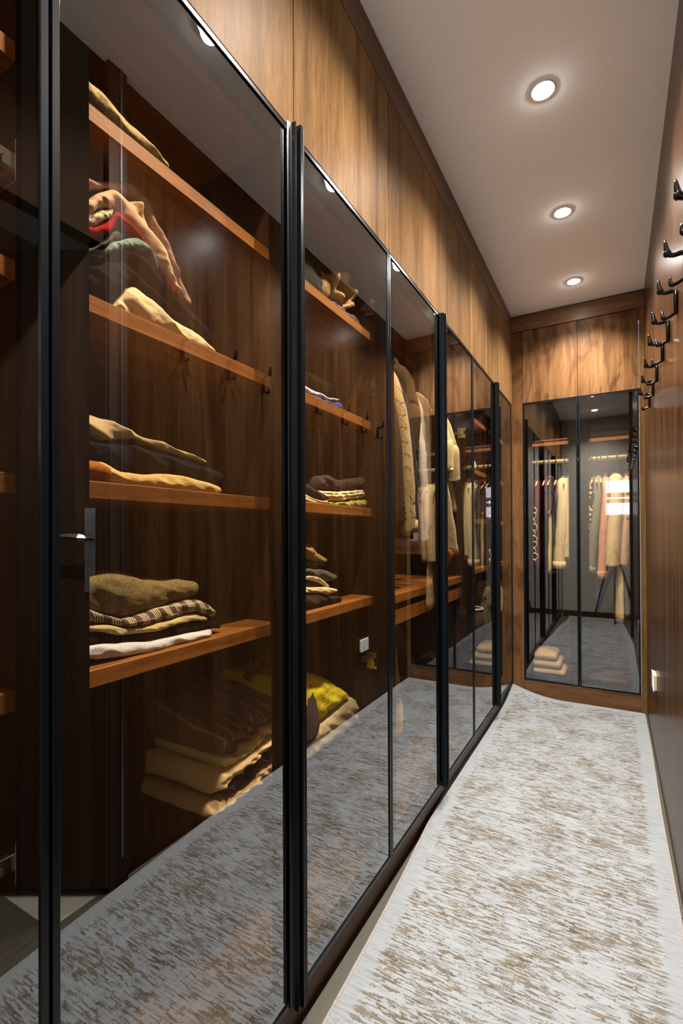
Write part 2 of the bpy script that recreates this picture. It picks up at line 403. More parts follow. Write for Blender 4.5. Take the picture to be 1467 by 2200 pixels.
def glass_door(fr, root, a0, a1, z0, z1, handle, hinges, gmat, hz=(), rw=.052):
    v, f = ring(fr, a0+.0015, a1-.0015, z0, z1, .011, -.001, .022)
    d = put('door', v, f, M['alu'], root, False, .0006)
    v, f = fbox(fr, a0+.012, a1-.012, .003, .008, z0+.0105, z1-.0105); put('glass_pane', v, f, gmat, d)
    v, f = ring(fr, a0+.0125, a1-.0125, z0+.011, z1-.011, rw, .0095, .026, .0007); put('rear_frame', v, f, M['rear'], d, False, .0012)
    if handle:
        s = 1 if handle == 'hi' else -1; e = a1 if s > 0 else a0
        q = lambda a: e - s*a
        prof = [(.0005, -.026), (.004, -.026), (.005, -.008), (.014, -.007), (.015, -.020), (.0185, -.021), (.020, -.007), (.031, -.004), (.031, -.0015), (.0005, -.0015)]
        n = len(prof); V = [fr(q(a), dd, z) for z in (z0-.012, z1+.010) for a, dd in prof]
        Fc = [(k, (k+1) % n, n+(k+1) % n, n+k) for k in range(n)] + [tuple(range(n)), tuple(range(2*n-1, n-1, -1))]
        put('handle', V, Fc, M['alu'], d, False, .0005)
    for z in hz:
        s = 1 if hinges == 'hi' else -1; e = a1 if s > 0 else a0
        V, Fc = join([fbox(fr, e-s*.062, e-s*.020, .036, .046, z-.012, z+.012), fbox(fr, e-s*.030, e-s*.016, .030, .082, z-.030, z+.030), fbox(fr, e-s*.034, e-s*.02, .044, .10, z-.010, z+.010), disc_vf(fr(e-s*.050, .034, z), .006, 'x', .004, 10)])
        put('hinge', V, Fc, M['chrome'], d, False, .001)
    return d
def cabinet(fr, a0, a1, z0, z1, depth, label, grp, base_z, wood_i, side_i=('inside',), toe=True, toe_mat='plinth', toe_d=.030):
    root = empty('wardrobe', fr((a0+a1)/2, .3, 0), label, 'wardrobe', grp)
    t = .018
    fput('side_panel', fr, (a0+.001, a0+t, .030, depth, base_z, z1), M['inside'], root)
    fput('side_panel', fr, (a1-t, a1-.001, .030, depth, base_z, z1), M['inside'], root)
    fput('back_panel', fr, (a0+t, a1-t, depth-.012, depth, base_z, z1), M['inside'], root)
    fput('top_panel', fr, (a0+t, a1-t, .034, depth-.012, z1-.022, z1), M[wood_i], root)
    fput('base_panel', fr, (a0+t, a1-t, .034, depth-.012, base_z, base_z+.022), M['base'], root)
    if toe: fput('plinth', fr, (a0+.0005, a1-.0005, toe_d, toe_d+.018, 0.0, base_z-.001), M[toe_mat], root)
    return root
DZ0, DZ1 = .119, 2.294
def shelf(fr, root, a0, a1, z, d0=.055, d1=.58, th=.030, m='inside_y'):
    return fput('shelf', fr, (a0, a1, d0, d1, z-th, z), M[m], root, .0015)
SH = (1.055, 1.37, 1.68, 2.0)
GW = 'glass fronted wardrobes along the left wall'
# unit 0 (mostly left of the frame), A folded clothes, B hanging clothes, C shelves
wd0 = cabinet(left, -.15, .392, DZ0, DZ1, .64, 'glass wardrobe nearest the camera, cut by the left edge of the picture', GW, DZ0, 'inside_y')
glass_door(left, wd0, -.15, .391, DZ0, DZ1, None, 'hi', M['glass'], (.82, 1.81), .02)
for z in SH: shelf(left, wd0, -.132, .374, z)
wdA = cabinet(left, .392, 1.588, DZ0, DZ1, .64, 'glass wardrobe with stacked folded clothes on four lit wooden shelves', GW, DZ0, 'inside_y')
glass_door(left, wdA, .393, .9955, DZ0, DZ1, 'hi', 'lo', M['glass'], (.82, 1.81))
glass_door(left, wdA, .9965, 1.587, DZ0, DZ1, 'lo', 'hi', M['glass'], (.824, 1.808, 2.10))
fput('partition', left, (.986, 1.004, .050, .60, 1.02, DZ1-.022), M['inside'], wdA)
for z in SH:
    shelf(left, wdA, .410, .986, z); shelf(left, wdA, 1.004, 1.570, z)
fput('inner_box', left, (.95, 1.565, .28, .60, DZ0+.023, .578), M['inside'], wdA)
wdB = cabinet(left, 1.588, 2.768, DZ0, DZ1, .64, 'glass wardrobe with coats and shirts hanging over a wooden drawer rail', GW, DZ0, 'inside_y')
glass_door(left, wdB, 1.589, 2.189, DZ0, DZ1, 'hi', 'lo', M['glass'], (.82, 1.81))
glass_door(left, wdB, 2.190, 2.767, DZ0, DZ1, 'lo', 'hi', M['glass'], (.823, 1.855))
fput('drawer_top', left, (1.606, 2.750, .058, .60, 1.0, 1.035), M['inside_y'], wdB, .0015)
dr = fput('drawer', left, (1.608, 2.17, .066, .084, .912, .972), M['inside_y'], wdB, .001)
fput('drawer', left, (2.175, 2.748, .066, .084, .912, .972), M['inside_y'], wdB, .001)
fput('apron', left, (1.608, 2.748, .10, .115, .93, 1.0), M['inside'], wdB)
V, Fc = tube_vf([(XL-.31, 1.606, 2.045), (XL-.31, 2.750, 2.045)], .012, 12); put('hanging_rail', V, Fc, M['chrome'], wdB, True)
wdC = cabinet(left, 2.768, 3.968, DZ0, DZ1, .64, 'glass wardrobe with shelves and a patterned bag, at the far end of the left run', GW, DZ0, 'inside_y')
glass_door(left, wdC, 2.769, 3.371, DZ0, DZ1, 'hi', 'lo', M['glass'], (.82, 1.81))
glass_door(left, wdC, 3.372, 3.967, DZ0, DZ1, 'lo', 'hi', M['glass'], (.82, 1.81))
fput('partition', left, (3.362, 3.380, .050, .60, 1.02, DZ1-.022), M['inside'], wdC)
for z in SH:
    shelf(left, wdC, 2.786, 3.362, z); shelf(left, wdC, 3.380, 3.950, z)
fput('inner_box', left, (2.79, 3.94, .20, .60, DZ0+.023, .60), M['inside'], wdC)
struct(box('trim_7', (-.72, 3.9685, 0), (-.70, YE-.0005, 2.868), M['panel']), 'thin walnut strip in the corner beside the last left door')

# overhead cupboards, a carcass and two plain doors each
def overhead(fr, a, label, grp, z0, z1, mat):
    root = empty('overhead_cupboard', fr((a[0]+a[-1])/2, .2, z0), label, 'cupboard', grp)
    fput('carcass', fr, (a[0]+.001, a[-1]-.001, .022, .58, z0, z1), M['dark'], root, 0)
    for p, q in zip(a, a[1:]): fput('door', fr, (p+.0016, q-.0016, 0, .019, z0+.002, z1), M[mat], root, .0008)
OG = 'overhead cupboards above the glass wardrobes'
overhead(left, (-.15, .392), 'plain walnut overhead cupboard nearest the camera, above the first wardrobe', OG, 2.296, 2.868, 'panel')
overhead(left, (.392, .998, 1.588), 'plain walnut overhead cupboard above the wardrobe of folded clothes', OG, 2.296, 2.868, 'panel')
overhead(left, (1.588, 2.185, 2.768), 'plain walnut overhead cupboard above the wardrobe of hanging coats', OG, 2.296, 2.868, 'panel')
overhead(left, (2.768, 3.371, 3.968), 'plain walnut overhead cupboard farthest along the left wall, above the wardrobe with the bag', OG, 2.296, 2.868, 'panel')
overhead(endw, (-.620, -.231, .160), 'figured walnut overhead cupboard of two doors on the end wall', None, 2.296, 2.864, 'figured')

# end wardrobe
wdE = cabinet(endw, -.620, .160, .134, DZ1, .64, 'end wall wardrobe with two grey glass doors and a rail of hanging clothes', None, .134, 'inside_x', toe=False)
fput('plinth', endw, (-.620, .160, .002, .022, 0, .132), M['fascia_x'], wdE)
glass_door(endw, wdE, -.619, -.2315, .135, DZ1, None, 'lo', M['glass_end'], ())
glass_door(endw, wdE, -.2305, .159, .135, DZ1, None, 'hi', M['glass_end'], ())
fput('shelf', endw, (-.601, .141, .10, .60, 1.965, 1.99), M['inside_x'], wdE, .0015)
V, Fc = tube_vf([(-.601, YE+.16, 1.845), (.141, YE+.16, 1.845)], [.017, .017], 10, squash=(1, 1)); put('hanging_rail', V, Fc, M['rod'], wdE, True)

# ------------------------------------------------------------------ carpet
def carpet():
    nx, ny = 40, 220; V, Fc, bd = [], [], []
    y0, y1 = -.14, 3.975
    def edges(y):
        if y < 2.4: l = -.60-.128*min(1, max(0, (y-.4)/2.0))**.7
        else: l = -.728-.008*min(1, (y-2.4)/1.0)
        r = .178 - .07*max(0, (1.7-y)/1.3)**1.3 if y < 1.7 else .178
        return l + .003*math.sin(y*5.1), r + .002*math.sin(y*4.2)
    def zz(x, y, l):
        k = max(0, (y-3.55)/(y1-3.55)); c = max(0, 1-(x-l)/.40)
        cr = .090*(k**2.2)*(c**1.9)
        er = .012*max(0, 1-(x-l)/.05)**2 * (.5+.5*math.sin(y*3.3))
        return .010 + cr + er + .0012*mnoise.noise((x*9, y*9, 0))
    for j in range(ny+1):
        y = y0+(y1-y0)*j/ny; l, r = edges(y)
        for i in range(nx+1):
            x = l+(r-l)*i/nx; V.append((x, y, zz(x, y, l))); 
            e = min(x-l, r-x, (y1-y)*1.0); bd.append(max(0.0, min(1.0, (.055-e)/.010)))
    n1 = nx+1
    for j in range(ny):
        for i in range(nx): Fc.append((j*n1+i, j*n1+i+1, (j+1)*n1+i+1, (j+1)*n1+i))
    o = put('carpet', V, Fc, M['carpet'], None, True)
    if o.data.polygons[0].normal.z < 0: o.data.flip_normals()
    at = o.data.attributes.new('border', 'FLOAT', 'POINT'); at.data.foreach_set('value', bd)
    tag(o, 'long cream carpet runner with distressed taupe streaks, curled at the far corner', 'carpet')
    path = [V[j*n1] for j in range(0, ny+1, 2)] + [V[ny*n1+i] for i in range(0, nx+1)] + [V[j*n1+nx] for j in range(ny, -1, -2)]
    path = [(x, y, z-.003) for x, y, z in path]
    v, f = tube_vf(path, .0065, 6); put('edge_binding', v, f, M['binding'], o, True)
carpet()

# ------------------------------------------------------------------ coat hooks on the right wall
def make_hook():
    r = bpy.data.objects.new('coat_hook', None); C.objects.link(r)
    V, Fc = tube_vf([(-.005, 0, -.040), (-.006, 0, -.034), (-.006, 0, 0), (-.006, 0, .032), (-.005, 0, .038)], [.005, .0068, .0072, .0068, .005], 10, squash=(1.5, .85), up=(1, 0, 0)); put('back_bar', V, Fc, M['hookblack'], r, True, local=True)
    V, Fc = tube_vf(spline([(-.005, 0, .034), (-.016, 0, .036), (-.030, 0, .034), (-.042, 0, .040), (-.047, 0, .055), (-.050, 0, .081)], 20), [.0068]*6+[.0064]*4+[.0066, .0072, .008, .008, .0076, .0068, .006, .005, .004, .0028], 10, up=(0, 1, 0)); put('upper_arm', V, Fc, M['hookblack'], r, True, local=True)
    V, Fc = tube_vf([(-.047, 0, .056), (-.048, 0, .046), (-.048, 0, .038), (-.047, 0, .033)], [.004, .0068, .0062, .003], 10, up=(0, 1, 0)); put('upper_knob', V, Fc, M['hookblack'], r, True, local=True)
    V, Fc = tube_vf(spline([(-.005, 0, -.035), (-.014, 0, -.040), (-.027, 0, -.047), (-.036, 0, -.048), (-.039, 0, -.040), (-.040, 0, -.025)], 16), [.0052]*6+[.005, .0054, .006, .0064, .0062, .0058, .005, .004, .003, .002], 10, up=(0, 1, 0)); put('lower_arm', V, Fc, M['hookblack'], r, True, local=True)
    return r
hk0 = make_hook()
hn = ['cut by the right picture edge', 'second from the camera', 'third from the camera', 'fourth from the camera', 'fifth from the camera', 'sixth from the camera', 'seventh from the camera', 'farthest from the camera']
for i, y in enumerate((1.44, 1.725, 1.985, 2.26, 2.51, 2.835, 3.115, 3.39)):
    if i == 0: r = hk0
    else:
        r = hk0.copy(); C.objects.link(r)
        for ch in list(hk0.children):
            c = ch.copy(); C.objects.link(c); c.parent = r
    r.location = (XR, y, 2.066)
    r.scale = (1.12, 1.15, 1.06)
    tag(r, 'black double coat hook on the right wall, ' + hn[i], 'coat hook', 'black coat hooks in a row on the right wall')

sk = empty('wall_socket', (XR, 3.13, .47), 'small white and tan socket box low on the right wooden wall', 'socket')
box('front_plate', (XR-.018, 3.07, .425), (XR-.012, 3.19, .515), M['white'], sk, .002)
box('housing', (XR-.012, 3.075, .429), (XR-.0005, 3.185, .511), M['tan'], sk, .002)

# ------------------------------------------------------------------ folded clothes
OUTLINES = {   # front line of each folded piece: depth x, upper edge and lower edge as (y, z) in metres
    'taupe_top': (-0.785, [(0.507,1.904),(0.547,1.920),(0.578,1.939),(0.599,1.945),(0.620,1.942),(0.640,1.932),(0.656,1.903),(0.682,1.875),(0.714,1.825),(0.756,1.783)], [(0.507,1.887),(0.545,1.906),(0.582,1.921),(0.611,1.929),(0.629,1.921),(0.642,1.895),(0.665,1.874),(0.689,1.839),(0.714,1.805),(0.735,1.772)]),
    'peach': (-0.770, [(0.498,1.851),(0.520,1.877),(0.533,1.893),(0.550,1.905),(0.571,1.908),(0.583,1.911),(0.610,1.920),(0.619,1.903),(0.639,1.877),(0.662,1.852),(0.677,1.817),(0.701,1.773)], [(0.498,1.827),(0.520,1.848),(0.552,1.869),(0.567,1.862),(0.591,1.854),(0.617,1.840),(0.648,1.816),(0.664,1.805),(0.681,1.790),(0.697,1.770)]),
    'knit': (-0.775, [(0.501,1.830),(0.525,1.852),(0.551,1.870)], [(0.501,1.809),(0.520,1.824),(0.549,1.855)]),
    'red': (-0.775, [(0.501,1.808),(0.525,1.825),(0.548,1.853),(0.557,1.873),(0.571,1.866),(0.595,1.856),(0.621,1.841),(0.652,1.818),(0.680,1.793),(0.701,1.772)], [(0.501,1.793),(0.533,1.812),(0.557,1.837),(0.581,1.845),(0.604,1.845),(0.621,1.834),(0.645,1.815),(0.657,1.801),(0.676,1.779),(0.700,1.767)]),
    'olive_grey': (-0.780, [(0.504,1.775),(0.536,1.805),(0.555,1.835),(0.567,1.845),(0.591,1.845),(0.603,1.845)], [(0.504,1.768),(0.540,1.799),(0.559,1.817),(0.578,1.831),(0.599,1.838)]),
    'teal': (-0.775, [(0.533,1.783),(0.548,1.806),(0.579,1.830),(0.599,1.842),(0.616,1.843),(0.629,1.833),(0.643,1.821),(0.649,1.805)], [(0.535,1.778),(0.557,1.796),(0.587,1.816),(0.603,1.816),(0.621,1.827),(0.632,1.824),(0.638,1.814),(0.647,1.802)]),
    'black_top': (-0.780, [(0.504,1.766),(0.536,1.779),(0.563,1.801),(0.591,1.819),(0.607,1.819),(0.636,1.823),(0.656,1.809),(0.675,1.794),(0.710,1.773),(0.736,1.760),(0.774,1.742),(0.803,1.708),(0.810,1.700)], [(0.504,1.749),(0.536,1.774),(0.574,1.791),(0.595,1.784),(0.624,1.769),(0.656,1.759),(0.685,1.745),(0.725,1.743),(0.752,1.730),(0.792,1.711),(0.806,1.698)]),
    'black_low': (-0.775, [(0.501,1.745),(0.542,1.775),(0.571,1.786),(0.591,1.779),(0.620,1.764),(0.652,1.754),(0.680,1.740),(0.720,1.738),(0.744,1.725),(0.784,1.706)], [(0.501,1.697),(0.532,1.697),(0.557,1.698),(0.579,1.741),(0.599,1.757),(0.623,1.749),(0.673,1.734),(0.708,1.729),(0.742,1.721),(0.781,1.705)]),
    'cream_low': (-0.767, [(0.551,1.694),(0.575,1.737),(0.593,1.751),(0.616,1.744),(0.666,1.728),(0.700,1.723),(0.729,1.716),(0.773,1.700),(0.797,1.693)], [(0.542,1.693),(0.585,1.693),(0.627,1.693),(0.664,1.694),(0.700,1.694),(0.750,1.694),(0.797,1.692)]),
    'khaki_strip': (-0.800, [(0.518,2.088),(0.549,2.090),(0.619,2.078),(0.663,2.065),(0.701,2.054)], [(0.518,2.059),(0.568,2.058),(0.629,2.053),(0.668,2.050),(0.700,2.050)]),
    'dark_top': (-0.790, [(0.511,2.047),(0.561,2.046),(0.621,2.042),(0.666,2.041),(0.695,2.041)], [(0.511,2.033),(0.561,2.032),(0.621,2.033),(0.666,2.032),(0.699,2.033)]),
    'olive_knit': (-0.775, [(0.501,1.486),(0.517,1.492),(0.533,1.487),(0.555,1.486),(0.580,1.476),(0.602,1.467),(0.632,1.464),(0.658,1.463),(0.684,1.456),(0.716,1.453),(0.747,1.446),(0.777,1.442)], [(0.501,1.449),(0.525,1.445),(0.546,1.447),(0.593,1.460),(0.615,1.456),(0.643,1.452),(0.681,1.446),(0.716,1.443),(0.747,1.440),(0.777,1.436)]),
    'navy': (-0.775, [(0.501,1.448),(0.525,1.444),(0.546,1.446),(0.586,1.457),(0.629,1.454),(0.681,1.446),(0.750,1.440),(0.795,1.430),(0.832,1.416)], [(0.501,1.412),(0.529,1.415),(0.550,1.403),(0.571,1.396),(0.620,1.398),(0.681,1.406),(0.721,1.404),(0.764,1.400),(0.808,1.394),(0.832,1.404)]),
    'yellow': (-0.769, [(0.497,1.410),(0.526,1.412),(0.544,1.402),(0.567,1.394),(0.615,1.396),(0.653,1.401),(0.689,1.403),(0.744,1.400),(0.789,1.393),(0.821,1.386)], [(0.497,1.371),(0.550,1.371),(0.592,1.369),(0.638,1.369),(0.678,1.368),(0.715,1.368),(0.767,1.369),(0.816,1.369)]),
    'tweed': (-0.785, [(0.508,1.209),(0.540,1.213),(0.571,1.212),(0.607,1.202),(0.628,1.193),(0.675,1.186),(0.715,1.185),(0.769,1.176)], [(0.508,1.152),(0.532,1.141),(0.568,1.129),(0.587,1.124),(0.631,1.128),(0.681,1.136),(0.719,1.140),(0.755,1.146)]),
    'plaid': (-0.775, [(0.501,1.152),(0.525,1.141),(0.571,1.124),(0.614,1.129),(0.660,1.136),(0.720,1.141),(0.764,1.134),(0.788,1.123),(0.806,1.100)], [(0.501,1.126),(0.533,1.123),(0.571,1.111),(0.611,1.105),(0.647,1.108),(0.692,1.109),(0.745,1.111),(0.776,1.103),(0.800,1.092)]),
    'olive_cream': (-0.775, [(0.501,1.124),(0.533,1.121),(0.571,1.109),(0.611,1.103),(0.647,1.106),(0.692,1.108),(0.745,1.109),(0.778,1.093)], [(0.501,1.114),(0.525,1.110),(0.558,1.099),(0.605,1.092),(0.647,1.090),(0.692,1.096),(0.745,1.095),(0.776,1.089)]),
    'black_fold': (-0.779, [(0.504,1.112),(0.564,1.096),(0.608,1.090),(0.663,1.089),(0.713,1.091),(0.749,1.092),(0.804,1.086),(0.824,1.070)], [(0.504,1.089),(0.548,1.085),(0.623,1.072),(0.663,1.072),(0.731,1.070),(0.792,1.069),(0.822,1.063)]),
    'pinstripe': (-0.767, [(0.496,1.090),(0.515,1.089),(0.547,1.086),(0.613,1.074),(0.659,1.073),(0.720,1.072),(0.785,1.070)], [(0.496,1.071),(0.522,1.061),(0.565,1.058),(0.616,1.055),(0.685,1.054),(0.741,1.054),(0.787,1.058)]),
    'brown_cord': (-0.900, [(0.913,0.745),(0.962,0.744),(1.057,0.745),(1.125,0.754),(1.182,0.761),(1.280,0.777)], [(0.949,0.685),(1.001,0.689),(1.057,0.695),(1.125,0.709),(1.182,0.715),(1.280,0.725)]),
    'pale_yellow': (-0.900, [(0.845,0.730),(0.937,0.692),(1.028,0.689),(1.125,0.707),(1.182,0.712),(1.280,0.722)], [(0.850,0.707),(0.937,0.661),(1.028,0.664),(1.124,0.675),(1.181,0.681),(1.279,0.690)]),
    'beige_long': (-0.885, [(0.780,0.740),(0.909,0.668),(1.011,0.672),(1.106,0.682),(1.162,0.689),(1.258,0.697)], [(0.782,0.656),(0.874,0.617),(0.939,0.642),(1.011,0.642),(1.105,0.646),(1.161,0.651),(1.258,0.660)]),
    'navy_roll': (-0.885, [(0.885,0.616),(0.946,0.637),(1.025,0.636),(1.105,0.643),(1.161,0.649),(1.258,0.657)], [(0.880,0.614),(0.952,0.584),(1.032,0.592),(1.105,0.597),(1.161,0.616),(1.258,0.620)]),
    'beige_under': (-0.885, [(0.794,0.646),(0.874,0.615),(0.952,0.579),(1.039,0.586),(1.161,0.611),(1.257,0.615)], [(0.802,0.617),(0.921,0.573),(0.997,0.566),(1.082,0.559),(1.203,0.555),(1.285,0.553)]),
    'yellow_top': (-0.850, [(1.200,0.830),(1.269,0.827),(1.323,0.824),(1.419,0.780),(1.513,0.724),(1.570,0.674)], [(1.199,0.637),(1.282,0.631),(1.342,0.642),(1.429,0.658),(1.500,0.665),(1.563,0.673)]),
    'grey_beige': (-0.845, [(1.200,0.617),(1.274,0.630),(1.345,0.640),(1.444,0.654),(1.528,0.669),(1.594,0.665),(1.635,0.643)], [(1.200,0.576),(1.274,0.588),(1.376,0.592),(1.491,0.597),(1.593,0.605),(1.634,0.617)]),
    'green_roll': (-0.800, [(1.171,2.161),(1.197,2.167),(1.225,2.159),(1.273,2.147),(1.298,2.135),(1.303,2.121)], [(1.170,2.038),(1.190,2.040),(1.215,2.041),(1.248,2.046),(1.283,2.074),(1.302,2.115)]),
    'mauve': (-0.785, [(1.325,2.021),(1.347,2.040),(1.374,2.051),(1.409,2.050),(1.444,2.042),(1.488,2.054),(1.523,2.052)], [(1.325,2.020),(1.357,2.021),(1.397,2.021),(1.432,2.022),(1.469,2.025),(1.500,2.026),(1.523,2.043)]),
    'light_blue': (-0.775, [(1.131,1.715),(1.153,1.711),(1.197,1.713),(1.250,1.712),(1.295,1.710),(1.371,1.722)], [(1.131,1.695),(1.153,1.694),(1.197,1.696),(1.245,1.700),(1.295,1.703),(1.371,1.717)]),
    'blue': (-0.775, [(1.131,1.694),(1.153,1.693),(1.197,1.695),(1.245,1.699),(1.295,1.702),(1.371,1.715),(1.394,1.714)], [(1.131,1.691),(1.153,1.691),(1.197,1.690),(1.245,1.691),(1.295,1.691),(1.348,1.692),(1.394,1.707)]),
    'black_pile': (-0.790, [(1.153,1.768),(1.175,1.770),(1.269,1.774),(1.369,1.772),(1.371,1.747)], [(1.153,1.726),(1.175,1.720),(1.221,1.722),(1.320,1.721),(1.369,1.736)]),
    'navy_left': (-0.775, [(1.129,1.442),(1.154,1.434),(1.214,1.418),(1.260,1.405),(1.301,1.394)], [(1.129,1.410),(1.154,1.402),(1.214,1.392),(1.264,1.383),(1.301,1.390)]),
    'cream_left': (-0.770, [(1.122,1.408),(1.146,1.400),(1.206,1.390),(1.256,1.381),(1.292,1.387)], [(1.121,1.363),(1.146,1.364),(1.206,1.365),(1.251,1.366),(1.276,1.367)]),
    'brown_knit': (-0.790, [(1.268,1.437),(1.284,1.460),(1.334,1.472),(1.386,1.462),(1.442,1.462),(1.489,1.474),(1.564,1.486),(1.597,1.474)], [(1.272,1.421),(1.334,1.422),(1.397,1.426),(1.471,1.433),(1.550,1.446),(1.596,1.467)]),
    'cream_fold': (-0.780, [(1.240,1.413),(1.317,1.418),(1.379,1.421),(1.452,1.428),(1.512,1.437),(1.558,1.441)], [(1.282,1.388),(1.316,1.383),(1.401,1.389),(1.481,1.400),(1.530,1.404),(1.566,1.411)]),
    'green': (-0.780, [(1.292,1.379),(1.368,1.384),(1.423,1.387),(1.469,1.396),(1.576,1.401),(1.592,1.393)], [(1.294,1.371),(1.368,1.370),(1.481,1.371),(1.562,1.372),(1.590,1.385)]),
    'mustard': (-0.785, [(1.143,1.281),(1.167,1.272),(1.197,1.257),(1.251,1.224),(1.294,1.203),(1.302,1.192)], [(1.142,1.212),(1.167,1.209),(1.228,1.198),(1.265,1.192),(1.289,1.188),(1.301,1.190)]),
    'black_thin': (-0.790, [(1.150,1.210),(1.174,1.206),(1.236,1.196),(1.302,1.184)], [(1.149,1.182),(1.174,1.179),(1.235,1.174),(1.302,1.173)]),
    'dark_grey': (-0.780, [(1.135,1.181),(1.159,1.179),(1.220,1.174),(1.305,1.166),(1.358,1.142)], [(1.135,1.163),(1.159,1.160),(1.220,1.153),(1.266,1.138),(1.314,1.126),(1.358,1.139)]),
    'cream_arc': (-0.775, [(1.127,1.162),(1.152,1.160),(1.194,1.156),(1.230,1.149),(1.276,1.131),(1.307,1.113)], [(1.127,1.150),(1.152,1.148),(1.190,1.143),(1.234,1.134),(1.276,1.118),(1.306,1.108)]),
    'dark_mid': (-0.785, [(1.142,1.146),(1.167,1.144),(1.205,1.140),(1.250,1.129),(1.295,1.114)], [(1.142,1.129),(1.166,1.127),(1.227,1.120),(1.264,1.117),(1.293,1.114)]),
    'cream_mid': (-0.775, [(1.127,1.129),(1.152,1.126),(1.234,1.118),(1.296,1.113),(1.350,1.097)], [(1.127,1.111),(1.151,1.108),(1.234,1.101),(1.291,1.089),(1.346,1.091)]),
    'black_base': (-0.775, [(1.127,1.109),(1.151,1.106),(1.234,1.100),(1.331,1.083),(1.380,1.070)], [(1.127,1.051),(1.151,1.052),(1.257,1.050),(1.330,1.053),(1.380,1.065)]),
}

def resample(pts, n):
    P = [Vector((0, *p)) for p in pts]
    L = [0]
    for a, b in zip(P, P[1:]): L.append(L[-1]+(b-a).length)
    out = []
    for i in range(n):
        s = L[-1]*i/(n-1); k = max(j for j in range(len(L)) if L[j] <= s+1e-9); k = min(k, len(P)-2)
        u = (s-L[k])/max(1e-9, L[k+1]-L[k])
        p0, p1, p2, p3 = P[max(k-1, 0)], P[k], P[k+1], P[min(k+2, len(P)-1)]
        lin = p1.lerp(p2, u); cub = .5*((2*p1)+(p2-p0)*u+(2*p0-5*p1+4*p2-p3)*u*u+(3*p1-p0-3*p2+p3)*u**3)
        out.append(lin.lerp(cub, .6))
    return out
def folded(name, key, label, cat, mat, group=None, depth=.30, floor=None, layers=1, wr=1.0, seed=0, parent=None, rise=0.0, ext=True):
    xf, top, bot = OUTLINES[key]
    top, bot = list(top), list(bot)
    if ext and (top[0][0] < .53 or (1.0 < top[0][0] < 1.19)):
        e = .06 if top[0][0] < .6 else .07
        top = [(top[0][0]-e, top[0][1])]+top; bot = [(bot[0][0]-e, bot[0][1])]+bot
    if floor is not None: bot = [(y, floor+.001) for y, z in bot]
    n = 110; T, B = resample(top, n), resample(bot, n)
    V, Fc = [], []; nf, nt_ = 16, 10
    for i in range(n):
        t, b = T[i], B[i]; h = (t-b).length
        if h < .004: 
            mid = (t+b)/2; up = Vector((0, 0, 1)); t = mid+up*.002; b = mid-up*.002; h = .004
        s = i/(n-1); endk = min(s, 1-s)/.05; rd = math.sqrt(max(0, 1-(1-min(1, endk))**2)) if endk < 1 else 1
        shr = .35+.65*rd; c = (t+b)/2; t2 = c+(t-c)*shr; b2 = c+(b-c)*shr
        back = xf-depth*(.9+.1*rd)
        loop = []
        r = min(h*.5, .022)
        for k in range(nf):                       # front, bottom to top
            q = k/(nf-1); bul = math.sqrt(max(0, 1-(2*q-1)**2))
            x = xf-r*(1-bul)-.012*(1-rd)
            if layers > 1: x -= .35*min(.012, h/layers)*(1-abs(math.sin(PI*q*layers)))
            loop.append((x, b2.lerp(t2, q)))
        for k in range(1, nt_): loop.append((xf-r+(back-xf+r)*k/(nt_-1), t2+Vector((0, 0, rise*k/(nt_-1)))))
        for k in range(nt_-1, 0, -1): loop.append((xf-r+(back-xf+r)*k/(nt_-1), b2))
        for x, p in loop:
            q1 = mnoise.noise((p.y*9+seed, p.z*30+p.y*14, x*6+seed*3)); q2 = mnoise.noise((p.y*26+p.z*40, p.z*55+seed, x*18)); q3 = mnoise.noise((p.y*60, p.z*90+seed*2, x*50))
            a = wr*(.008*(.5-abs(q1)*1.6) + .0035*(.4-abs(q2)) + .0014*q3)
            g = wr*(.0035*mnoise.noise((p.y*24+seed*7, p.z*20, x*16)) + .0015*q2)
            V.append((x+a-.004, p.y, p.z+g*.6*min(1, h/.03)))
    m = nf+2*(nt_-1)
    for i in range(n-1):
        for k in range(m): Fc.append((i*m+k, i*m+(k+1) % m, (i+1)*m+(k+1) % m, (i+1)*m+k))
    Fc.append(tuple(range(m))); Fc.append(tuple((n-1)*m+k for k in range(m-1, -1, -1)))
    o = put(name, V, Fc, mat, parent, True)
    if parent is None: tag(o, label, cat, group)
    return o
CL = lambda n, c, **k: cloth(n, c, **k)
kc = CL('khaki woven', (.46, .36, .17), weave=160, amt=.5); cream = CL('cream cotton', (.70, .58, .36)); blk = CL('black cotton', (.005, .005, .0065), amt=.5)
navy = CL('navy wool', (.009, .009, .017), amt=.6); brn = CL('dark brown jersey', (.05, .036, .034), amt=.4)
# A, top shelf
folded('folded_blanket', 'khaki_strip', 'flat khaki woven blanket on the top shelf above the tall pile', 'blanket', kc, depth=.3)
folded('folded_trousers', 'dark_top', 'flat black folded trousers lying under the khaki blanket on the top shelf', 'trousers', blk, floor=2.0, depth=.3)
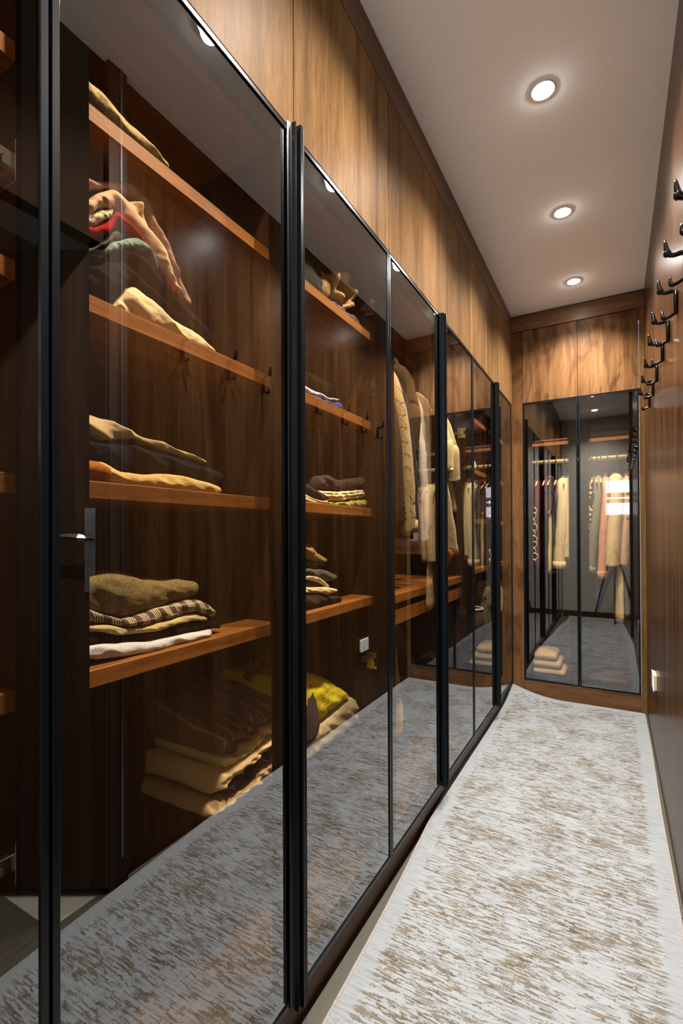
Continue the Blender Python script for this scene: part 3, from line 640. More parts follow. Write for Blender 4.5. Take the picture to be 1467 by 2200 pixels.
# A, second shelf: the tall slumped pile
GP = 'slumped pile of clothes on the second shelf'
folded('folded_sweater', 'taupe_top', 'dusty taupe sweater slumped over the top of the tall pile', 'sweater', CL('taupe jersey', (.30, .19, .155)), GP, depth=.2, seed=1)
folded('folded_sweater', 'peach', 'peach beige fleece sweater with loose folds, second from top of the tall pile', 'sweater', CL('peach fleece', (.50, .31, .20), weave=700), GP, depth=.2, seed=2, wr=1.5)
folded('folded_sweater', 'knit', 'ribbed cream knit cuff peeping out above the red garment', 'sweater', CL('cream rib', (.50, .42, .27), weave=200, amt=.5), GP, depth=.16, seed=3)
folded('folded_shirt', 'red', 'bright red shirt squeezed in the tall slumped pile', 'shirt', CL('red cotton', (.26, .009, .009)), GP, depth=.2, seed=4)
folded('folded_shirt', 'olive_grey', 'dark olive grey shirt below the red one in the tall pile', 'shirt', CL('olive grey', (.075, .075, .058)), GP, depth=.2, seed=5)
folded('folded_shirt', 'teal', 'pale teal green shirt crumpled in the middle of the tall pile', 'shirt', CL('teal cotton', (.16, .24, .225)), GP, depth=.2, seed=6, wr=1.5)
folded('folded_trousers', 'black_top', 'black trousers draped long down the tall pile under the teal shirt', 'trousers', CL('black twill', (.006, .006, .010), amt=.5), GP, depth=.2, seed=7, wr=1.5)
folded('folded_sweater', 'black_low', 'brown black sweater lying just above the cream trousers in the tall pile', 'sweater', CL('brown black', (.0085, .007, .007), amt=.4), GP, depth=.2, seed=8, wr=1.5)
folded('folded_trousers', 'cream_low', 'cream trousers at the bottom of the tall slumped pile', 'trousers', CL('cream twill', (.56, .43, .25)), GP, floor=1.68, depth=.24, seed=9, wr=1.3)
# A, third shelf
folded('folded_sweater', 'olive_knit', 'crumpled khaki sweatshirt with ribbed cuff on top of the navy sweater', 'sweater', CL('khaki jersey', (.38, .28, .15)), depth=.26, seed=10, wr=1.6)
folded('folded_sweater', 'navy', 'navy wool sweater between the khaki and the yellow ones', 'sweater', navy, depth=.26, seed=11)
y_ = folded('folded_sweater', 'yellow', 'pale yellow sweater lying directly on the third shelf with an orange lining', 'sweater', CL('yellow pique', (.47, .31, .11), weave=260), depth=.28, seed=12, layers=1)
v, f = tube_vf(spline([(-.775, .44, 1.384), (-.772, .50, 1.392), (-.774, .527, 1.388), (-.785, .535, 1.382)], 10), [.008, .011, .013, .014, .014, .013, .012, .010, .008, .004], 8)
put('lining', v, f, CL('orange lining', (.30, .10, .025)), y_, True)
# A, fourth shelf
folded('folded_sweater', 'tweed', 'olive brown tweed pullover on top of the fourth shelf stack', 'sweater', CL('olive tweed', (.17, .125, .055), weave=300, amt=.6), depth=.28, seed=13)
folded('folded_shirt', 'plaid', 'brown and cream plaid flannel shirt in the fourth shelf stack', 'shirt', CL('plaid flannel', (.075, .055, .05), col2=(.66, .52, .32), pattern='plaid'), depth=.28, seed=14)
folded('folded_shirt', 'olive_cream', 'olive cream shirt with pale cuff under the plaid shirt', 'shirt', CL('olive cream', (.45, .36, .17)), depth=.28, seed=15, wr=1.5)
folded('folded_trousers', 'black_fold', 'black folded trousers resting on the white striped shirt', 'trousers', blk, depth=.28, seed=16)
folded('folded_shirt', 'pinstripe', 'white finely striped shirt at the bottom of the fourth shelf stack', 'shirt', CL('white pinstripe', (.64, .62, .65), col2=(.28, .26, .29), pattern='pin', amt=.1), depth=.30, seed=17)
OUTLINES.update({
    'brown_cord': (-.900, [(.945, .725), (.965, .744), (1.057, .748), (1.125, .756), (1.182, .764), (1.300, .780)], [(.945, .690), (1.0, .686), (1.057, .693), (1.125, .706), (1.182, .715), (1.300, .728)]),
    'pale_yellow': (-.893, [(.952, .690), (1.0, .684), (1.057, .691), (1.125, .704), (1.182, .713), (1.300, .726)], [(.950, .662), (1.0, .656), (1.05, .663), (1.124, .675), (1.181, .681), (1.300, .692)]),
    'beige_long': (-.880, [(.925, .662), (.98, .655), (1.05, .661), (1.124, .673), (1.181, .680), (1.29, .692)], [(.915, .598), (.945, .612), (1.0, .628), (1.08, .640), (1.16, .649), (1.29, .660)]),
    'navy_roll': (-.885, [(.955, .611), (1.0, .626), (1.08, .638), (1.16, .647), (1.29, .658)], [(.955, .584), (1.03, .588), (1.10, .595), (1.16, .612), (1.29, .622)]),
    'beige_under': (-.890, [(.890, .600), (.92, .592), (.955, .582), (1.03, .586), (1.10, .593), (1.16, .610), (1.29, .620)], [(.885, .560), (.95, .556), (1.03, .552), (1.10, .549), (1.20, .547), (1.29, .547)])})
# A, bottom pile
for k_ in ('brown_cord', 'pale_yellow', 'beige_long', 'navy_roll', 'beige_under', 'yellow_top', 'grey_beige'):
    x_, t_, b_ = OUTLINES[k_]; q_ = lambda l: [(y*.955, H+(z-H)*.955) for y, z in l]
    OUTLINES[k_] = (x_*.955, q_(t_), q_(b_))
folded('folded_blanket', 'brown_cord', 'large dark brown blanket with thin tan stripes on top of the low pile', 'blanket', CL('brown stripe', (.24, .155, .115), col2=(.52, .37, .26), pattern='cord'), depth=.28, seed=18, rise=.05, wr=3, ext=False)
folded('folded_shirt', 'pale_yellow', 'pale yellow folded shirt under the brown striped blanket', 'shirt', CL('pale yellow', (.80, .66, .28)), depth=.28, seed=19, wr=3, ext=False)
folded('folded_trousers', 'beige_long', 'beige trousers with a hanging corner in the low pile', 'trousers', CL('beige twill', (.82, .60, .32)), depth=.28, seed=20, layers=2, wr=3.2, ext=False)
folded('folded_trousers', 'navy_roll', 'dark navy rolled trousers below the beige ones', 'trousers', CL('navy roll', (.045, .038, .052)), depth=.24, seed=21, wr=1.5, ext=False)
folded('folded_trousers', 'beige_under', 'tan trousers at the very bottom of the low pile', 'trousers', CL('tan twill', (.62, .42, .22)), depth=.26, seed=22, wr=3, ext=False)
folded('folded_sweater', 'yellow_top', 'bright yellow sweater in the low pile behind the second glass door', 'sweater', CL('bright yellow', (.80, .64, .012)), depth=.28, seed=23, ext=False)
folded('folded_sweater', 'grey_beige', 'grey beige folded sweater under the bright yellow one', 'sweater', CL('grey beige', (.52, .44, .27)), depth=.30, seed=24, layers=2, ext=False, floor=.579)
SC = lambda l: [(x*.955, y*.955, H+(z-H)*.955) for x, y, z in l]
v, f = tube_vf(spline(SC([(-1.05, 1.30, .80), (-.97, 1.33, .83), (-.90, 1.30, .79), (-.86, 1.285, .66), (-.855, 1.262, .62)]), 16), [.03]*4+[.045]*8+[.035, .03, .022, .012], 12, squash=(1, .7))
tag(put('rolled_sweater', v, f, CL('dark brown roll', (.06, .04, .04)), None, True), 'dark brown rolled sleeve beside the bright yellow sweater', 'sweater')
v, f = join([tube_vf(spline(SC([(-1.0, 1.16, .83), (-.96, 1.20, .90), (-.93, 1.24, .86), (-.92, 1.26, .80)]), 12), [.02]*4+[.045]*5+[.04, .03, .012], 12, squash=(1, .6))])
tag(put('folded_scarf', v, f, CL('flowered scarf', (.10, .075, .03), col2=(.55, .42, .08), pattern='motif', scale=3), None, True), 'dark scarf with yellow and red print behind the brown striped blanket', 'scarf')

# A, right half
folded('rolled_sweater', 'green_roll', 'dark grey green rolled sweater on the top right shelf', 'sweater', CL('grey green', (.040, .044, .036)), floor=2.0, depth=.3, seed=30)
folded('folded_shirt', 'mauve', 'small mauve grey bundle on the top right shelf edge', 'shirt', CL('mauve', (.16, .12, .145)), floor=2.0, depth=.12, seed=31, wr=1.5)
def waist():
    V, Fc = [], []; n, m = 40, 10
    for i in range(n+1):
        t = -PI*.35+i/n*PI*1.98
        for k in range(m):
            u = k/(m-1); rr = .058+.004*math.sin(3*t)+.003*math.sin(7*t+1)+.014*u*(1-u)
            V.append((-.785-.16*u+.012*math.sin(5*t), 1.425+rr*1.1*math.cos(t)-.02*u, 2.108+rr*.95*math.sin(t)+.006*mnoise.noise((t*2, u*4, 0))))
    for i in range(n):
        for k in range(m-1): Fc.append((i*m+k, i*m+k+1, (i+1)*m+k+1, (i+1)*m+k))
    o = put('rolled_trousers', V, Fc, kc2, None, True); md = o.modifiers.new('thick', 'SOLIDIFY'); md.thickness = .012
    tag(o, 'rolled khaki trousers with an open waistband on the top right shelf', 'trousers')
    v, f = tube_vf(spline([(-.90, 1.25, 2.07), (-.88, 1.29, 2.08), (-.86, 1.33, 2.09), (-.86, 1.37, 2.10)], 10), [.045, .055, .062, .066, .066, .064, .062, .058, .052, .046], 14, squash=(1, 1)); put('leg', v, f, kc2, o, True)
kc2 = CL('khaki cotton', (.38, .27, .13)); waist()
folded('folded_trousers', 'black_pile', 'black folded trousers above the pale blue and blue shirts', 'trousers', blk, depth=.28, seed=32)
folded('folded_shirt', 'light_blue', 'pale blue white shirt above the royal blue one', 'shirt', CL('pale blue', (.46, .47, .56)), depth=.28, seed=33)
folded('folded_shirt', 'blue', 'royal blue folded shirt lying on the second right shelf', 'shirt', CL('royal blue', (.035, .06, .22)), floor=1.68, depth=.28, seed=34)
folded('folded_sweater', 'navy_left', 'dark navy sweater sloping over cream trousers on the third right shelf', 'sweater', CL('dark navy', (.028, .024, .040)), depth=.26, seed=35)
folded('folded_trousers', 'cream_left', 'cream trousers under the navy sweater on the third right shelf', 'trousers', cream, floor=1.37, depth=.26, seed=36, layers=2)
folded('folded_sweater', 'brown_knit', 'crumpled dark brown sweatshirt on top of cream trousers', 'sweater', brn, depth=.26, seed=37, wr=2)
folded('folded_trousers', 'cream_fold', 'cream trousers folded in layers below the dark brown sweatshirt', 'trousers', CL('cream drill', (.72, .57, .34)), depth=.26, seed=38, layers=3)
folded('folded_shirt', 'green', 'light green shirt lowest in the right stack of the third shelf', 'shirt', CL('moss green', (.34, .32, .08)), floor=1.37, depth=.26, seed=39, wr=1.8)
folded('folded_sweater', 'mustard', 'mustard brown sweater topmost of the fourth right shelf stack', 'sweater', CL('mustard', (.36, .21, .06)), depth=.26, seed=40)
folded('folded_shirt', 'black_thin', 'thin black shirt under the mustard sweater', 'shirt', blk, depth=.26, seed=41)
folded('folded_sweater', 'dark_grey', 'dark grey marl sweater in the fourth right shelf stack', 'sweater', CL('grey marl', (.085, .080, .066), amt=.6), depth=.26, seed=42)
folded('folded_shirt', 'cream_arc', 'cream shirt arching over a dark one in the fourth right stack', 'shirt', cream, depth=.26, seed=43)
folded('folded_shirt', 'dark_mid', 'dark plum shirt between two cream ones in the fourth right stack', 'shirt', CL('dark plum', (.05, .04, .045)), depth=.26, seed=44)
folded('folded_shirt', 'cream_mid', 'cream crumpled shirt just above the black sweater', 'shirt', CL('cream crinkle', (.70, .52, .28)), depth=.26, seed=45, wr=1.6)
folded('folded_sweater', 'black_base', 'thick black brown sweater at the bottom of the fourth right stack', 'sweater', CL('black brown', (.035, .026, .022)), floor=1.055, depth=.28, seed=46)

# ------------------------------------------------------------------ hanging clothes
def hanging(fr, name, a, label, cat, mat, ztop=1.96, zhem=1.2, ws=.40, wh=.44, th=.06, dc=.31, sleeve=.55, yaw=0, seed=0, group=None, sl_r=(.055, .040), collar=None, flare=.0, cuffs=None, shift=0.0):
    # garment plane runs in depth; local u goes from the glass (negative) into the cupboard
    root = empty(name, fr(a, dc, zhem), label, cat, group)
    ca, sa = math.cos(yaw), math.sin(yaw)
    def W(u, v, z): return fr(a+v*ca-u*sa+shift*(ztop-z), dc+u*ca+v*sa, z)
    rnd = random.Random(seed); n, nz = 36, 26; V, Fc = [], []
    ph = rnd.uniform(0, 6); hgt = ztop-zhem
    for j in range(nz):
        q = j/(nz-1); z = zhem+hgt*q
        if q < .86: wd = wh+(ws-wh)*(q/.86)**.8; sl = 0
        else: e = (q-.86)/.14; wd = ws+(.13-ws)*e**1.25
        tt = th*(1.0-.25*q) if q < .86 else th*(.8-.15*(q-.86)/.14)
        fold = (1-q)**.7
        for k in range(n):
            t = 2*PI*k/n; cu, su = math.cos(t), math.sin(t)
            u = wd/2*math.copysign(abs(cu)**.75, cu); v = tt/2*math.copysign(abs(su)**.6, su)
            v += tt*.28*fold*math.sin(u*30+ph)*abs(su) + .006*mnoise.noise((u*10+seed, z*6, su))
            u += .012*mnoise.noise((z*7+seed, cu, su)) + flare*fold*(-1 if u < 0 else 0)
            V.append(W(u, v, z+.006*math.sin(3*t+ph)*(1-q)))
    for j in range(nz-1):
        for k in range(n): Fc.append((j*n+k, j*n+(k+1) % n, (j+1)*n+(k+1) % n, (j+1)*n+k))
    Fc.append(tuple(range(n-1, -1, -1))); Fc.append(tuple((nz-1)*n+k for k in range(n)))
    put('body', V, Fc, mat, root, True)
    zs = zhem+hgt*.90
    if sleeve:
        for s in (-1, 1):
            pts = [W(s*(ws/2-.05), 0, zs+.01), W(s*(ws/2-.005), .003, zs-.035), W(s*(ws/2+.022), .006, zs-.16), W(s*(ws/2+.032), -.012+.01*rnd.random(), zs-sleeve*.55), W(s*(ws/2+.026), -.02, zs-sleeve*.85), W(s*(ws/2+.022), -.022, zs-sleeve)]
            P = spline(pts, 18); P = [p+Vector((.005*mnoise.noise((i*.7, seed, 1)), .006*mnoise.noise((i*.6, seed, 5)), 0)) for i, p in enumerate(P)]
            rad = [sl_r[0]+(sl_r[1]-sl_r[0])*i/17+.005*mnoise.noise((i*.9, seed, s)) for i in range(18)]; rad[0] *= .6
            v, f = tube_vf(P, rad, 14, squash=(.85, 1) if fr is endw else (1, .62), up=(1, 0, 0) if fr is left else (0, 1, 0)); put('sleeve', v, f, mat, root, True)
            if cuffs:
                e = P[-1]; v, f = tube_vf([e+Vector((0, 0, .05)), e+Vector((0, 0, -.004))], [sl_r[1]*1.08]*2, 14, squash=(.88, 1.02) if fr is endw else (1.02, .66), up=(1, 0, 0) if fr is left else (0, 1, 0)); put('cuff', v, f, cuffs, root, True)
    if collar:
        ring_ = [W(.055*math.cos(t), .040*math.sin(t), ztop-.012+.018*math.cos(t)) for t in [2*PI*k/16 for k in range(17)]]
        v, f = tube_vf(ring_, .016, 8, squash=(.6, 1.3)); put('collar', v, f, collar, root, True)
    return root, W
def buttons(root, pts, mat, ax):
    for p in pts:
        v, f = disc_vf(p, .009, ax, .005, 10); put('button', v, f, mat, root)
def hanger(fr, a, dc, zr, ztop, grp, label):
    pts = [fr(a, dc-.0, zr+.018)] ; r = .0235 if fr is endw else .016
    hook = [fr(a, dc+r*math.cos(t), zr+r*math.sin(t)) for t in [PI*(1.25-1.35*i/10) for i in range(11)]]
    # wire hook over the rail down to the neck, then the two arms
    v1, f1 = tube_vf(hook+[fr(a, dc+.010, zr-.02), fr(a, dc, ztop-.01)], .0055 if fr is endw else .003, 6)
    v2, f2 = tube_vf(spline([fr(a, dc-.11, ztop-.085), fr(a, dc-.06, ztop-.06), fr(a, dc, ztop-.04), fr(a, dc+.06, ztop-.06), fr(a, dc+.11, ztop-.085)], 13), .006, 8, squash=(1, .7))
    e = empty('clothes_hanger', fr(a, dc, zr), label, 'hanger', grp)
    put('hook', v1, f1, M['black'], e, True); put('arms', v2, f2, M['rod'], e, True)
HB = 'clothes hanging on the rail of the left wardrobe'
RAILX = .31
wool = CL('dark brown wool', (.040, .030, .028), amt=.6, weave=300); quilt = CL('sand quilted nylon', (.42, .31, .16), rough=.6)
tweedn = CL('charcoal tweed', (.035, .034, .042), amt=.8, weave=240); suede = CL('dark brown suede', (.055, .034, .020), amt=.5)
linen = CL('greige linen', (.40, .34, .29), amt=.25); camel = CL('camel beige', (.55, .41, .22)); crinkle = CL('cream crinkle cotton', (.66, .54, .33), weave=130, amt=.35)
tee = CL('cream jersey', (.68, .57, .36)); olivec = CL('pale olive cotton', (.52, .45, .26)); must = CL('mustard cord', (.36, .21, .05)); lav = CL('lavender white', (.62, .57, .58))
r, W = hanging(left, 'wool_coat', 1.665, 'dark brown wool coat with black cuff buttons, first on the left wardrobe rail', 'coat', wool, 1.99, 1.27, .42, .46, .085, .300, .60, seed=1, group=HB, sl_r=(.050, .050), shift=.25)
buttons(r, [(XL-.0285, 1.665+.25*(.585+.022*i)-.03, 1.405-.022*i) for i in range(4)], M['black'], 'x')
r, W = hanging(left, 'long_shirt', 1.70, 'mustard corduroy shirt whose hem shows below the dark wool coat', 'shirt', must, 1.95, 1.175, .34, .36, .06, .300, 0, seed=2, group=HB, shift=.22)
r, W = hanging(left, 'quilted_jacket', 1.765, 'sand quilted jacket with gathered elastic cuff behind the wool coat', 'jacket', quilt, 2.02, 1.29, .42, .45, .085, .300, .66, seed=3, group=HB, sl_r=(.048, .048), cuffs=quilt, shift=.28)
for k in range(9):                               # stitched diagonal quilting on the sleeve
    z = 1.86-.06*k; y = 1.765+.28*(2.02-z)-.01; v, f = tube_vf([(XL-.040, y-.042, z), (XL-.031, y-.012, z-.020), (XL-.040, y+.034, z-.045)], .0011, 5); put('quilt_seam', v, f, quilt, r)
r, W = hanging(left, 'tweed_jacket', 1.865, 'charcoal tweed jacket between the quilted and the suede jackets', 'jacket', tweedn, 2.00, 1.26, .42, .44, .06, .305, .62, seed=4, group=HB, sl_r=(.042, .042), shift=.22)
r, W = hanging(left, 'suede_jacket', 1.97, 'dark brown suede jacket with raised hood like collar', 'jacket', suede, 2.06, 1.45, .40, .42, .07, .300, .36, seed=5, group=HB, sl_r=(.055, .055), shift=.1)
v, f = tube_vf(spline([W(.10, .0, 2.0), W(.06, -.03, 2.09), W(-.02, -.035, 2.125), W(-.10, -.02, 2.10), W(-.15, 0, 2.03), W(-.18, .01, 1.95)], 18), [.02, .035, .045, .05, .052, .052, .052, .05, .05, .05, .048, .046, .045, .044, .042, .04, .035, .02], 12, squash=(1, .55)); put('hood', v, f, suede, r, True)
r, W = hanging(left, 'linen_blazer', 2.10, 'greige linen blazer with notched lapel and patch pocket', 'jacket', linen, 1.985, 1.20, .42, .46, .07, .305, .60, seed=6, group=HB, collar=linen, sl_r=(.048, .046), yaw=.2, shift=.08)
put('pocket', *fbox(lambda u, v, z: W(u, v-.040, z), -.13, -.02, -.003, .003, 1.55, 1.68), linen, r, False, .001)
v = [W(-.02, -.040, 1.97), W(-.11, -.044, 1.90), W(-.13, -.046, 1.80), W(-.02, -.048, 1.58), W(-.02, -.034, 1.97), W(-.11, -.038, 1.90), W(-.13, -.040, 1.80), W(-.02, -.042, 1.58)]
put('lapel', v, BF, linen, r)
r, W = hanging(left, 'long_shirt', 2.04, 'thin lavender white shirt edge between suede jacket and linen blazer', 'shirt', lav, 1.93, 1.22, .42, .47, .04, .300, .62, seed=7, group=HB, sl_r=(.030, .030), shift=.18)
r, W = hanging(left, 'camel_coat', 2.20, 'camel beige coat hanging behind the linen blazer', 'coat', camel, 2.00, 1.30, .42, .45, .07, .305, .60, seed=8, group=HB)
r, W = hanging(left, 'kimono_shirt', 2.36, 'cream crinkled long shirt right of the second door handle', 'shirt', crinkle, 1.99, 1.165, .42, .50, .08, .300, 0, seed=9, group=HB, flare=.0, shift=.36)
r, W = hanging(left, 'tee_shirt', 2.44, 'cream short sleeved tee shirt behind the crinkled long shirt', 'shirt', tee, 1.98, 1.34, .40, .44, .06, .300, .30, seed=10, group=HB, sl_r=(.045, .055), shift=.28)
r, W = hanging(left, 'short_shirt', 2.52, 'pale olive short sleeved shirt last on the left wardrobe rail', 'shirt', olivec, 1.97, 1.40, .40, .43, .06, .300, .34, seed=11, group=HB, sl_r=(.045, .055), shift=.38)
v, f = tube_vf(spline([(-.80, 2.60, 1.19), (-.79, 2.615, 1.165), (-.80, 2.63, 1.14), (-.83, 2.62, 1.12)], 8), [.006, .012, .016, .017, .015, .012, .008, .003], 10)
tag(put('orange_cloth', v, f, CL('orange satin', (.34, .11, .025), rough=.45), None, True), 'small shiny orange cloth below the hem of the cream long shirt', 'cloth')
for aa, zt, lb in [(1.665, 1.99, 'dark brown wool coat'), (1.765, 2.02, 'sand quilted jacket'), (1.865, 2.0, 'charcoal tweed jacket'), (1.97, 2.05, 'dark brown suede jacket'), (2.10, 1.985, 'greige linen blazer'), (2.20, 2.0, 'camel beige coat'), (2.36, 1.99, 'cream crinkled long shirt'), (2.44, 1.98, 'cream short sleeved tee shirt'), (2.52, 1.97, 'pale olive shirt')]:
    hanger(left, aa, RAILX, 2.045, min(zt, 1.99), 'hangers on the left wardrobe rail', 'pale hanger on the left metal rail holding the ' + lb)
# under the drawer rail
v, f = tube_vf(spline([(-.90, 2.05, .90), (-.895, 2.06, .78), (-.89, 2.085, .60), (-.888, 2.10, .45), (-.89, 2.11, .335)], 14), [.010, .012, .015, .018, .022, .026, .030, .034, .038, .042, .045, .046, .044, .040], 10, squash=(1, .3), up=(1, 0, 0))
tag(put('cloth_sash', v, f, CL('tan sash', (.50, .30, .12)), None, True), 'narrow tan cloth sash hanging below the drawer rail, wider at its foot', 'sash')
um = empty('umbrella', (-.92, 2.5, .15), 'folded black umbrella leaning below the drawer rail', 'umbrella')
v, f = tube_vf([(-.98, 2.20, .86), (-.96, 2.26, .78), (-.93, 2.45, .42), (-.92, 2.52, .28), (-.915, 2.55, .22)], [.03, .045, .05, .02, .006], 8, squash=(1, .7)); put('canopy', v, f, M['black'], um, False)
v, f = tube_vf([(-.915, 2.55, .22), (-.912, 2.572, .16)], .004, 6); put('tip', v, f, M['chrome'], um)
v, f = tube_vf(spline([(-.98, 2.20, .86), (-.985, 2.18, .89), (-.985, 2.15, .90), (-.985, 2.13, .88)], 8), .010, 8); put('handle', v, f, M['tan'], um, True)

# C: shelves at the far end
def small_fold(x0, x1, y0, y1, z0, h, mat, label, cat, name, seed=0):
    V, Fc = [], []; n, m = 22, 18
    for i in range(n):
        s = i/(n-1); y = y0+(y1-y0)*s; e = min(1, min(s, 1-s)/.12); rd = math.sqrt(max(0, 1-(1-e)**2))
        for k in range(m):
            t = 2*PI*k/m; cu, su = math.cos(t), math.sin(t)
            x = (x0+x1)/2+(x1-x0)/2*math.copysign(abs(cu)**.35, cu)*(.93+.07*rd); z = z0+h/2+h/2*math.copysign(abs(su)**.6, su)*(.4+.6*rd)
            a = .006*mnoise.noise((x*14+seed, y*14, z*40)); V.append((x+a, y+a*.5, max(z0, z+a*.5)))
    for i in range(n-1):
        for k in range(m): Fc.append((i*m+k, i*m+(k+1) % m, (i+1)*m+(k+1) % m, (i+1)*m+k))
    Fc.append(tuple(range(m))); Fc.append(tuple((n-1)*m+k for k in range(m-1, -1, -1)))
    return tag(put(name, V, Fc, mat, None, True), label, cat)
pale = CL('pale cream wool', (.68, .60, .46)); pink = CL('dusty pink knit', (.50, .30, .24)); brick = CL('brick knit', (.28, .09, .05))
small_fold(-1.06, -.78, 2.83, 3.02, 2.001, .075, pale, 'pale cream folded sweater on the top shelf behind the fifth door', 'sweater', 'folded_sweater', 1)
small_fold(-1.06, -.775, 2.90, 3.16, 1.681, .08, pale, 'pale cream woolly sweater on the second shelf behind the fifth door', 'sweater', 'folded_sweater', 2)
small_fold(-1.06, -.775, 2.86, 3.14, 1.371, .045, brick, 'brick brown knit under the dusty pink one behind the fifth door', 'sweater', 'folded_sweater', 3)
small_fold(-1.06, -.775, 2.84, 3.10, 1.418, .045, pink, 'dusty pink knit on the third shelf behind the fifth door', 'sweater', 'folded_sweater', 4)
small_fold(-1.06, -.770, 2.85, 3.11, 1.056, .085, pale, 'thick cream sweater on the fourth shelf behind the fifth door', 'sweater', 'folded_sweater', 5)
for k, (h, mt, lb) in enumerate([(.045, pale, 'cream folded shirt, lowest of the stack behind the sixth door'), (.04, pink, 'rosy folded shirt in the middle of the stack behind the sixth door'), (.05, pale, 'cream folded shirt, topmost of the stack behind the sixth door')]):
    small_fold(-1.06, -.775, 3.42, 3.64, 1.371+.05*k, h, mt, lb, 'shirt', 'folded_shirt', 10+k)
for k, (h, mt, lb) in enumerate([(.05, pale, 'lower cream towel on the fourth shelf behind the sixth door'), (.05, pink, 'upper rosy towel on the fourth shelf behind the sixth door')]):
    small_fold(-1.06, -.775, 3.42, 3.70, 1.056+.055*k, h, mt, lb, 'towel', 'folded_towel', 20+k)
bag = empty('tote_bag', (-.82, 3.62, .60), 'cream tote bag with black line pattern and tan strap in the far left wardrobe', 'bag')
bagm = CL('cream black print', (.60, .50, .30), col2=(.012, .010, .008), pattern='lines')
V, Fc = [], []; n = 24
for q, (wd, dp) in enumerate([(.13, .05), (.15, .062), (.165, .066), (.185, .066), (.20, .060), (.205, .05)]):
    z = .602+.062*q
    for k in range(n):
        t = 2*PI*k/n; V.append((-.81+dp*math.copysign(abs(math.cos(t))**.6, math.cos(t)), 3.62+wd*math.copysign(abs(math.sin(t))**.6, math.sin(t)), z+(.012*math.cos(2*t) if q == 5 else 0)))
for q in range(5):
    for k in range(n): Fc.append((q*n+k, q*n+(k+1) % n, (q+1)*n+(k+1) % n, (q+1)*n+k))
Fc.append(tuple(range(n-1, -1, -1))); o = put('body', V, Fc, bagm, bag, True)
V, Fc = tube_vf(spline([(-.79, 3.80, .92), (-.77, 3.83, .90), (-.765, 3.825, .80), (-.765, 3.80, .70), (-.78, 3.77, .66)], 16), .010, 8, squash=(1.8, .4)); put('strap', V, Fc, CL('tan strap', (.45, .32, .16)), bag, True)
bk = empty('round_basket', (-.83, 3.2, .60), 'dark round bag with a pale rim beside the patterned tote bag', 'bag')
V, Fc = tube_vf([(-.84, 3.20, .602), (-.84, 3.20, .68), (-.84, 3.20, .78)], [.075, .095, .085], 18, up=(1, 0, 0)); put('body', V, Fc, CL('dark basket', (.06, .045, .04)), bk, True)
V, Fc = tube_vf([(-.84+.086*math.cos(t), 3.20+.086*math.sin(t), .782) for t in [2*PI*k/20 for k in range(21)]], .006, 8); put('rim', V, Fc, pale, bk, True)

# end wardrobe rail
HE = 'clothes hanging on the rail of the end wardrobe'
burg = CL('burgundy velvet', (.075, .010, .022)); mag = CL('magenta lining', (.23, .030, .085)); ywc = CL('cream yellow', (.56, .46, .24)); den = CL('blue grey denim', (.075, .095, .115), weave=500, amt=.5)
crm = CL('cream gathered cotton', (.70, .60, .42)); dots = CL('brown polka dot', (.025, .014, .010), col2=(.72, .48, .28), pattern='dots'); gry = CL('lilac grey', (.36, .33, .36))
blu = CL('cobalt blue', (.015, .045, .22)); sage = CL('sage grey twill', (.22, .225, .18)); pnk = CL('salmon pink cotton', (.62, .32, .22)); mot = CL('cream embroidered cotton', (.66, .54, .34), col2=(.42, .07, .03), pattern='motif')
flo = CL('rosy floral cotton', (.56, .38, .28), col2=(.28, .05, .03), pattern='motif', scale=1.5); och = CL('ochre cotton', (.34, .18, .06)); blk2 = CL('black velvet', (.008, .008, .009))
E_ = .29
hanging(endw, 'black_dress', -.578, 'black velvet dress at the left end of the end wardrobe rail', 'dress', blk2, 1.76, .70, .34, .36, .035, E_, 0, seed=20, group=HE)
r, W = hanging(endw, 'burgundy_tunic', -.540, 'burgundy tunic with curly white embroidery in the end wardrobe', 'tunic', burg, 1.75, 1.00, .34, .38, .050, E_+.01, .58, seed=21, group=HE, sl_r=(.036, .034))
def squiggle():
    P = []; z = 1.46
    for i in range(90):
        t = i/89; zz = 1.47-.42*t; P.append((-.548+.016*math.sin(t*58)*(1 if t > .45 else .7)+.010*math.sin(t*23), YE+E_+.01-.242-.004*math.cos(t*58), zz+.012*math.cos(t*58)))
    return tube_vf(P, .0042, 5)
v, f = squiggle(); put('embroidery', v, f, CL('white cord', (.72, .66, .58)), r, True)
hanging(endw, 'long_skirt', -.483, 'black long garment between burgundy tunic and magenta vest', 'dress', blk2, 1.74, .80, .32, .34, .035, E_, 0, seed=22, group=HE)
r, W = hanging(endw, 'magenta_vest', -.443, 'cream vest with magenta lining loop beside the denim overall', 'vest', ywc, 1.74, .96, .34, .40, .048, E_, 0, seed=23, group=HE)
v, f = tube_vf([(-.446+.024*math.cos(t), YE+E_-.190, 1.575+.15*math.sin(t)) for t in [2*PI*k/24 for k in range(25)]], .010, 8, squash=(1, .6)); put('lining', v, f, mag, r, True)
v, f = fbox(endw, -.468, -.432, E_-.180, E_-.176, 1.47, 1.68); put('inner_cloth', v, f, CL('dark teal lining', (.05, .06, .07)), r)
r, W = hanging(endw, 'denim_overall', -.408, 'blue grey denim overall with shoulder strap in the end wardrobe', 'overall', den, 1.66, .98, .36, .40, .050, E_, 0, seed=24, group=HE)
v, f = tube_vf(spline([(-.425, YE+.10, 1.60), (-.424, YE+.09, 1.70), (-.416, YE+.09, 1.72), (-.409, YE+.09, 1.66), (-.404, YE+.085, 1.56), (-.392, YE+.085, 1.50)], 14), .006, 6, squash=(1.6, .5)); put('strap', v, f, den, r, True)
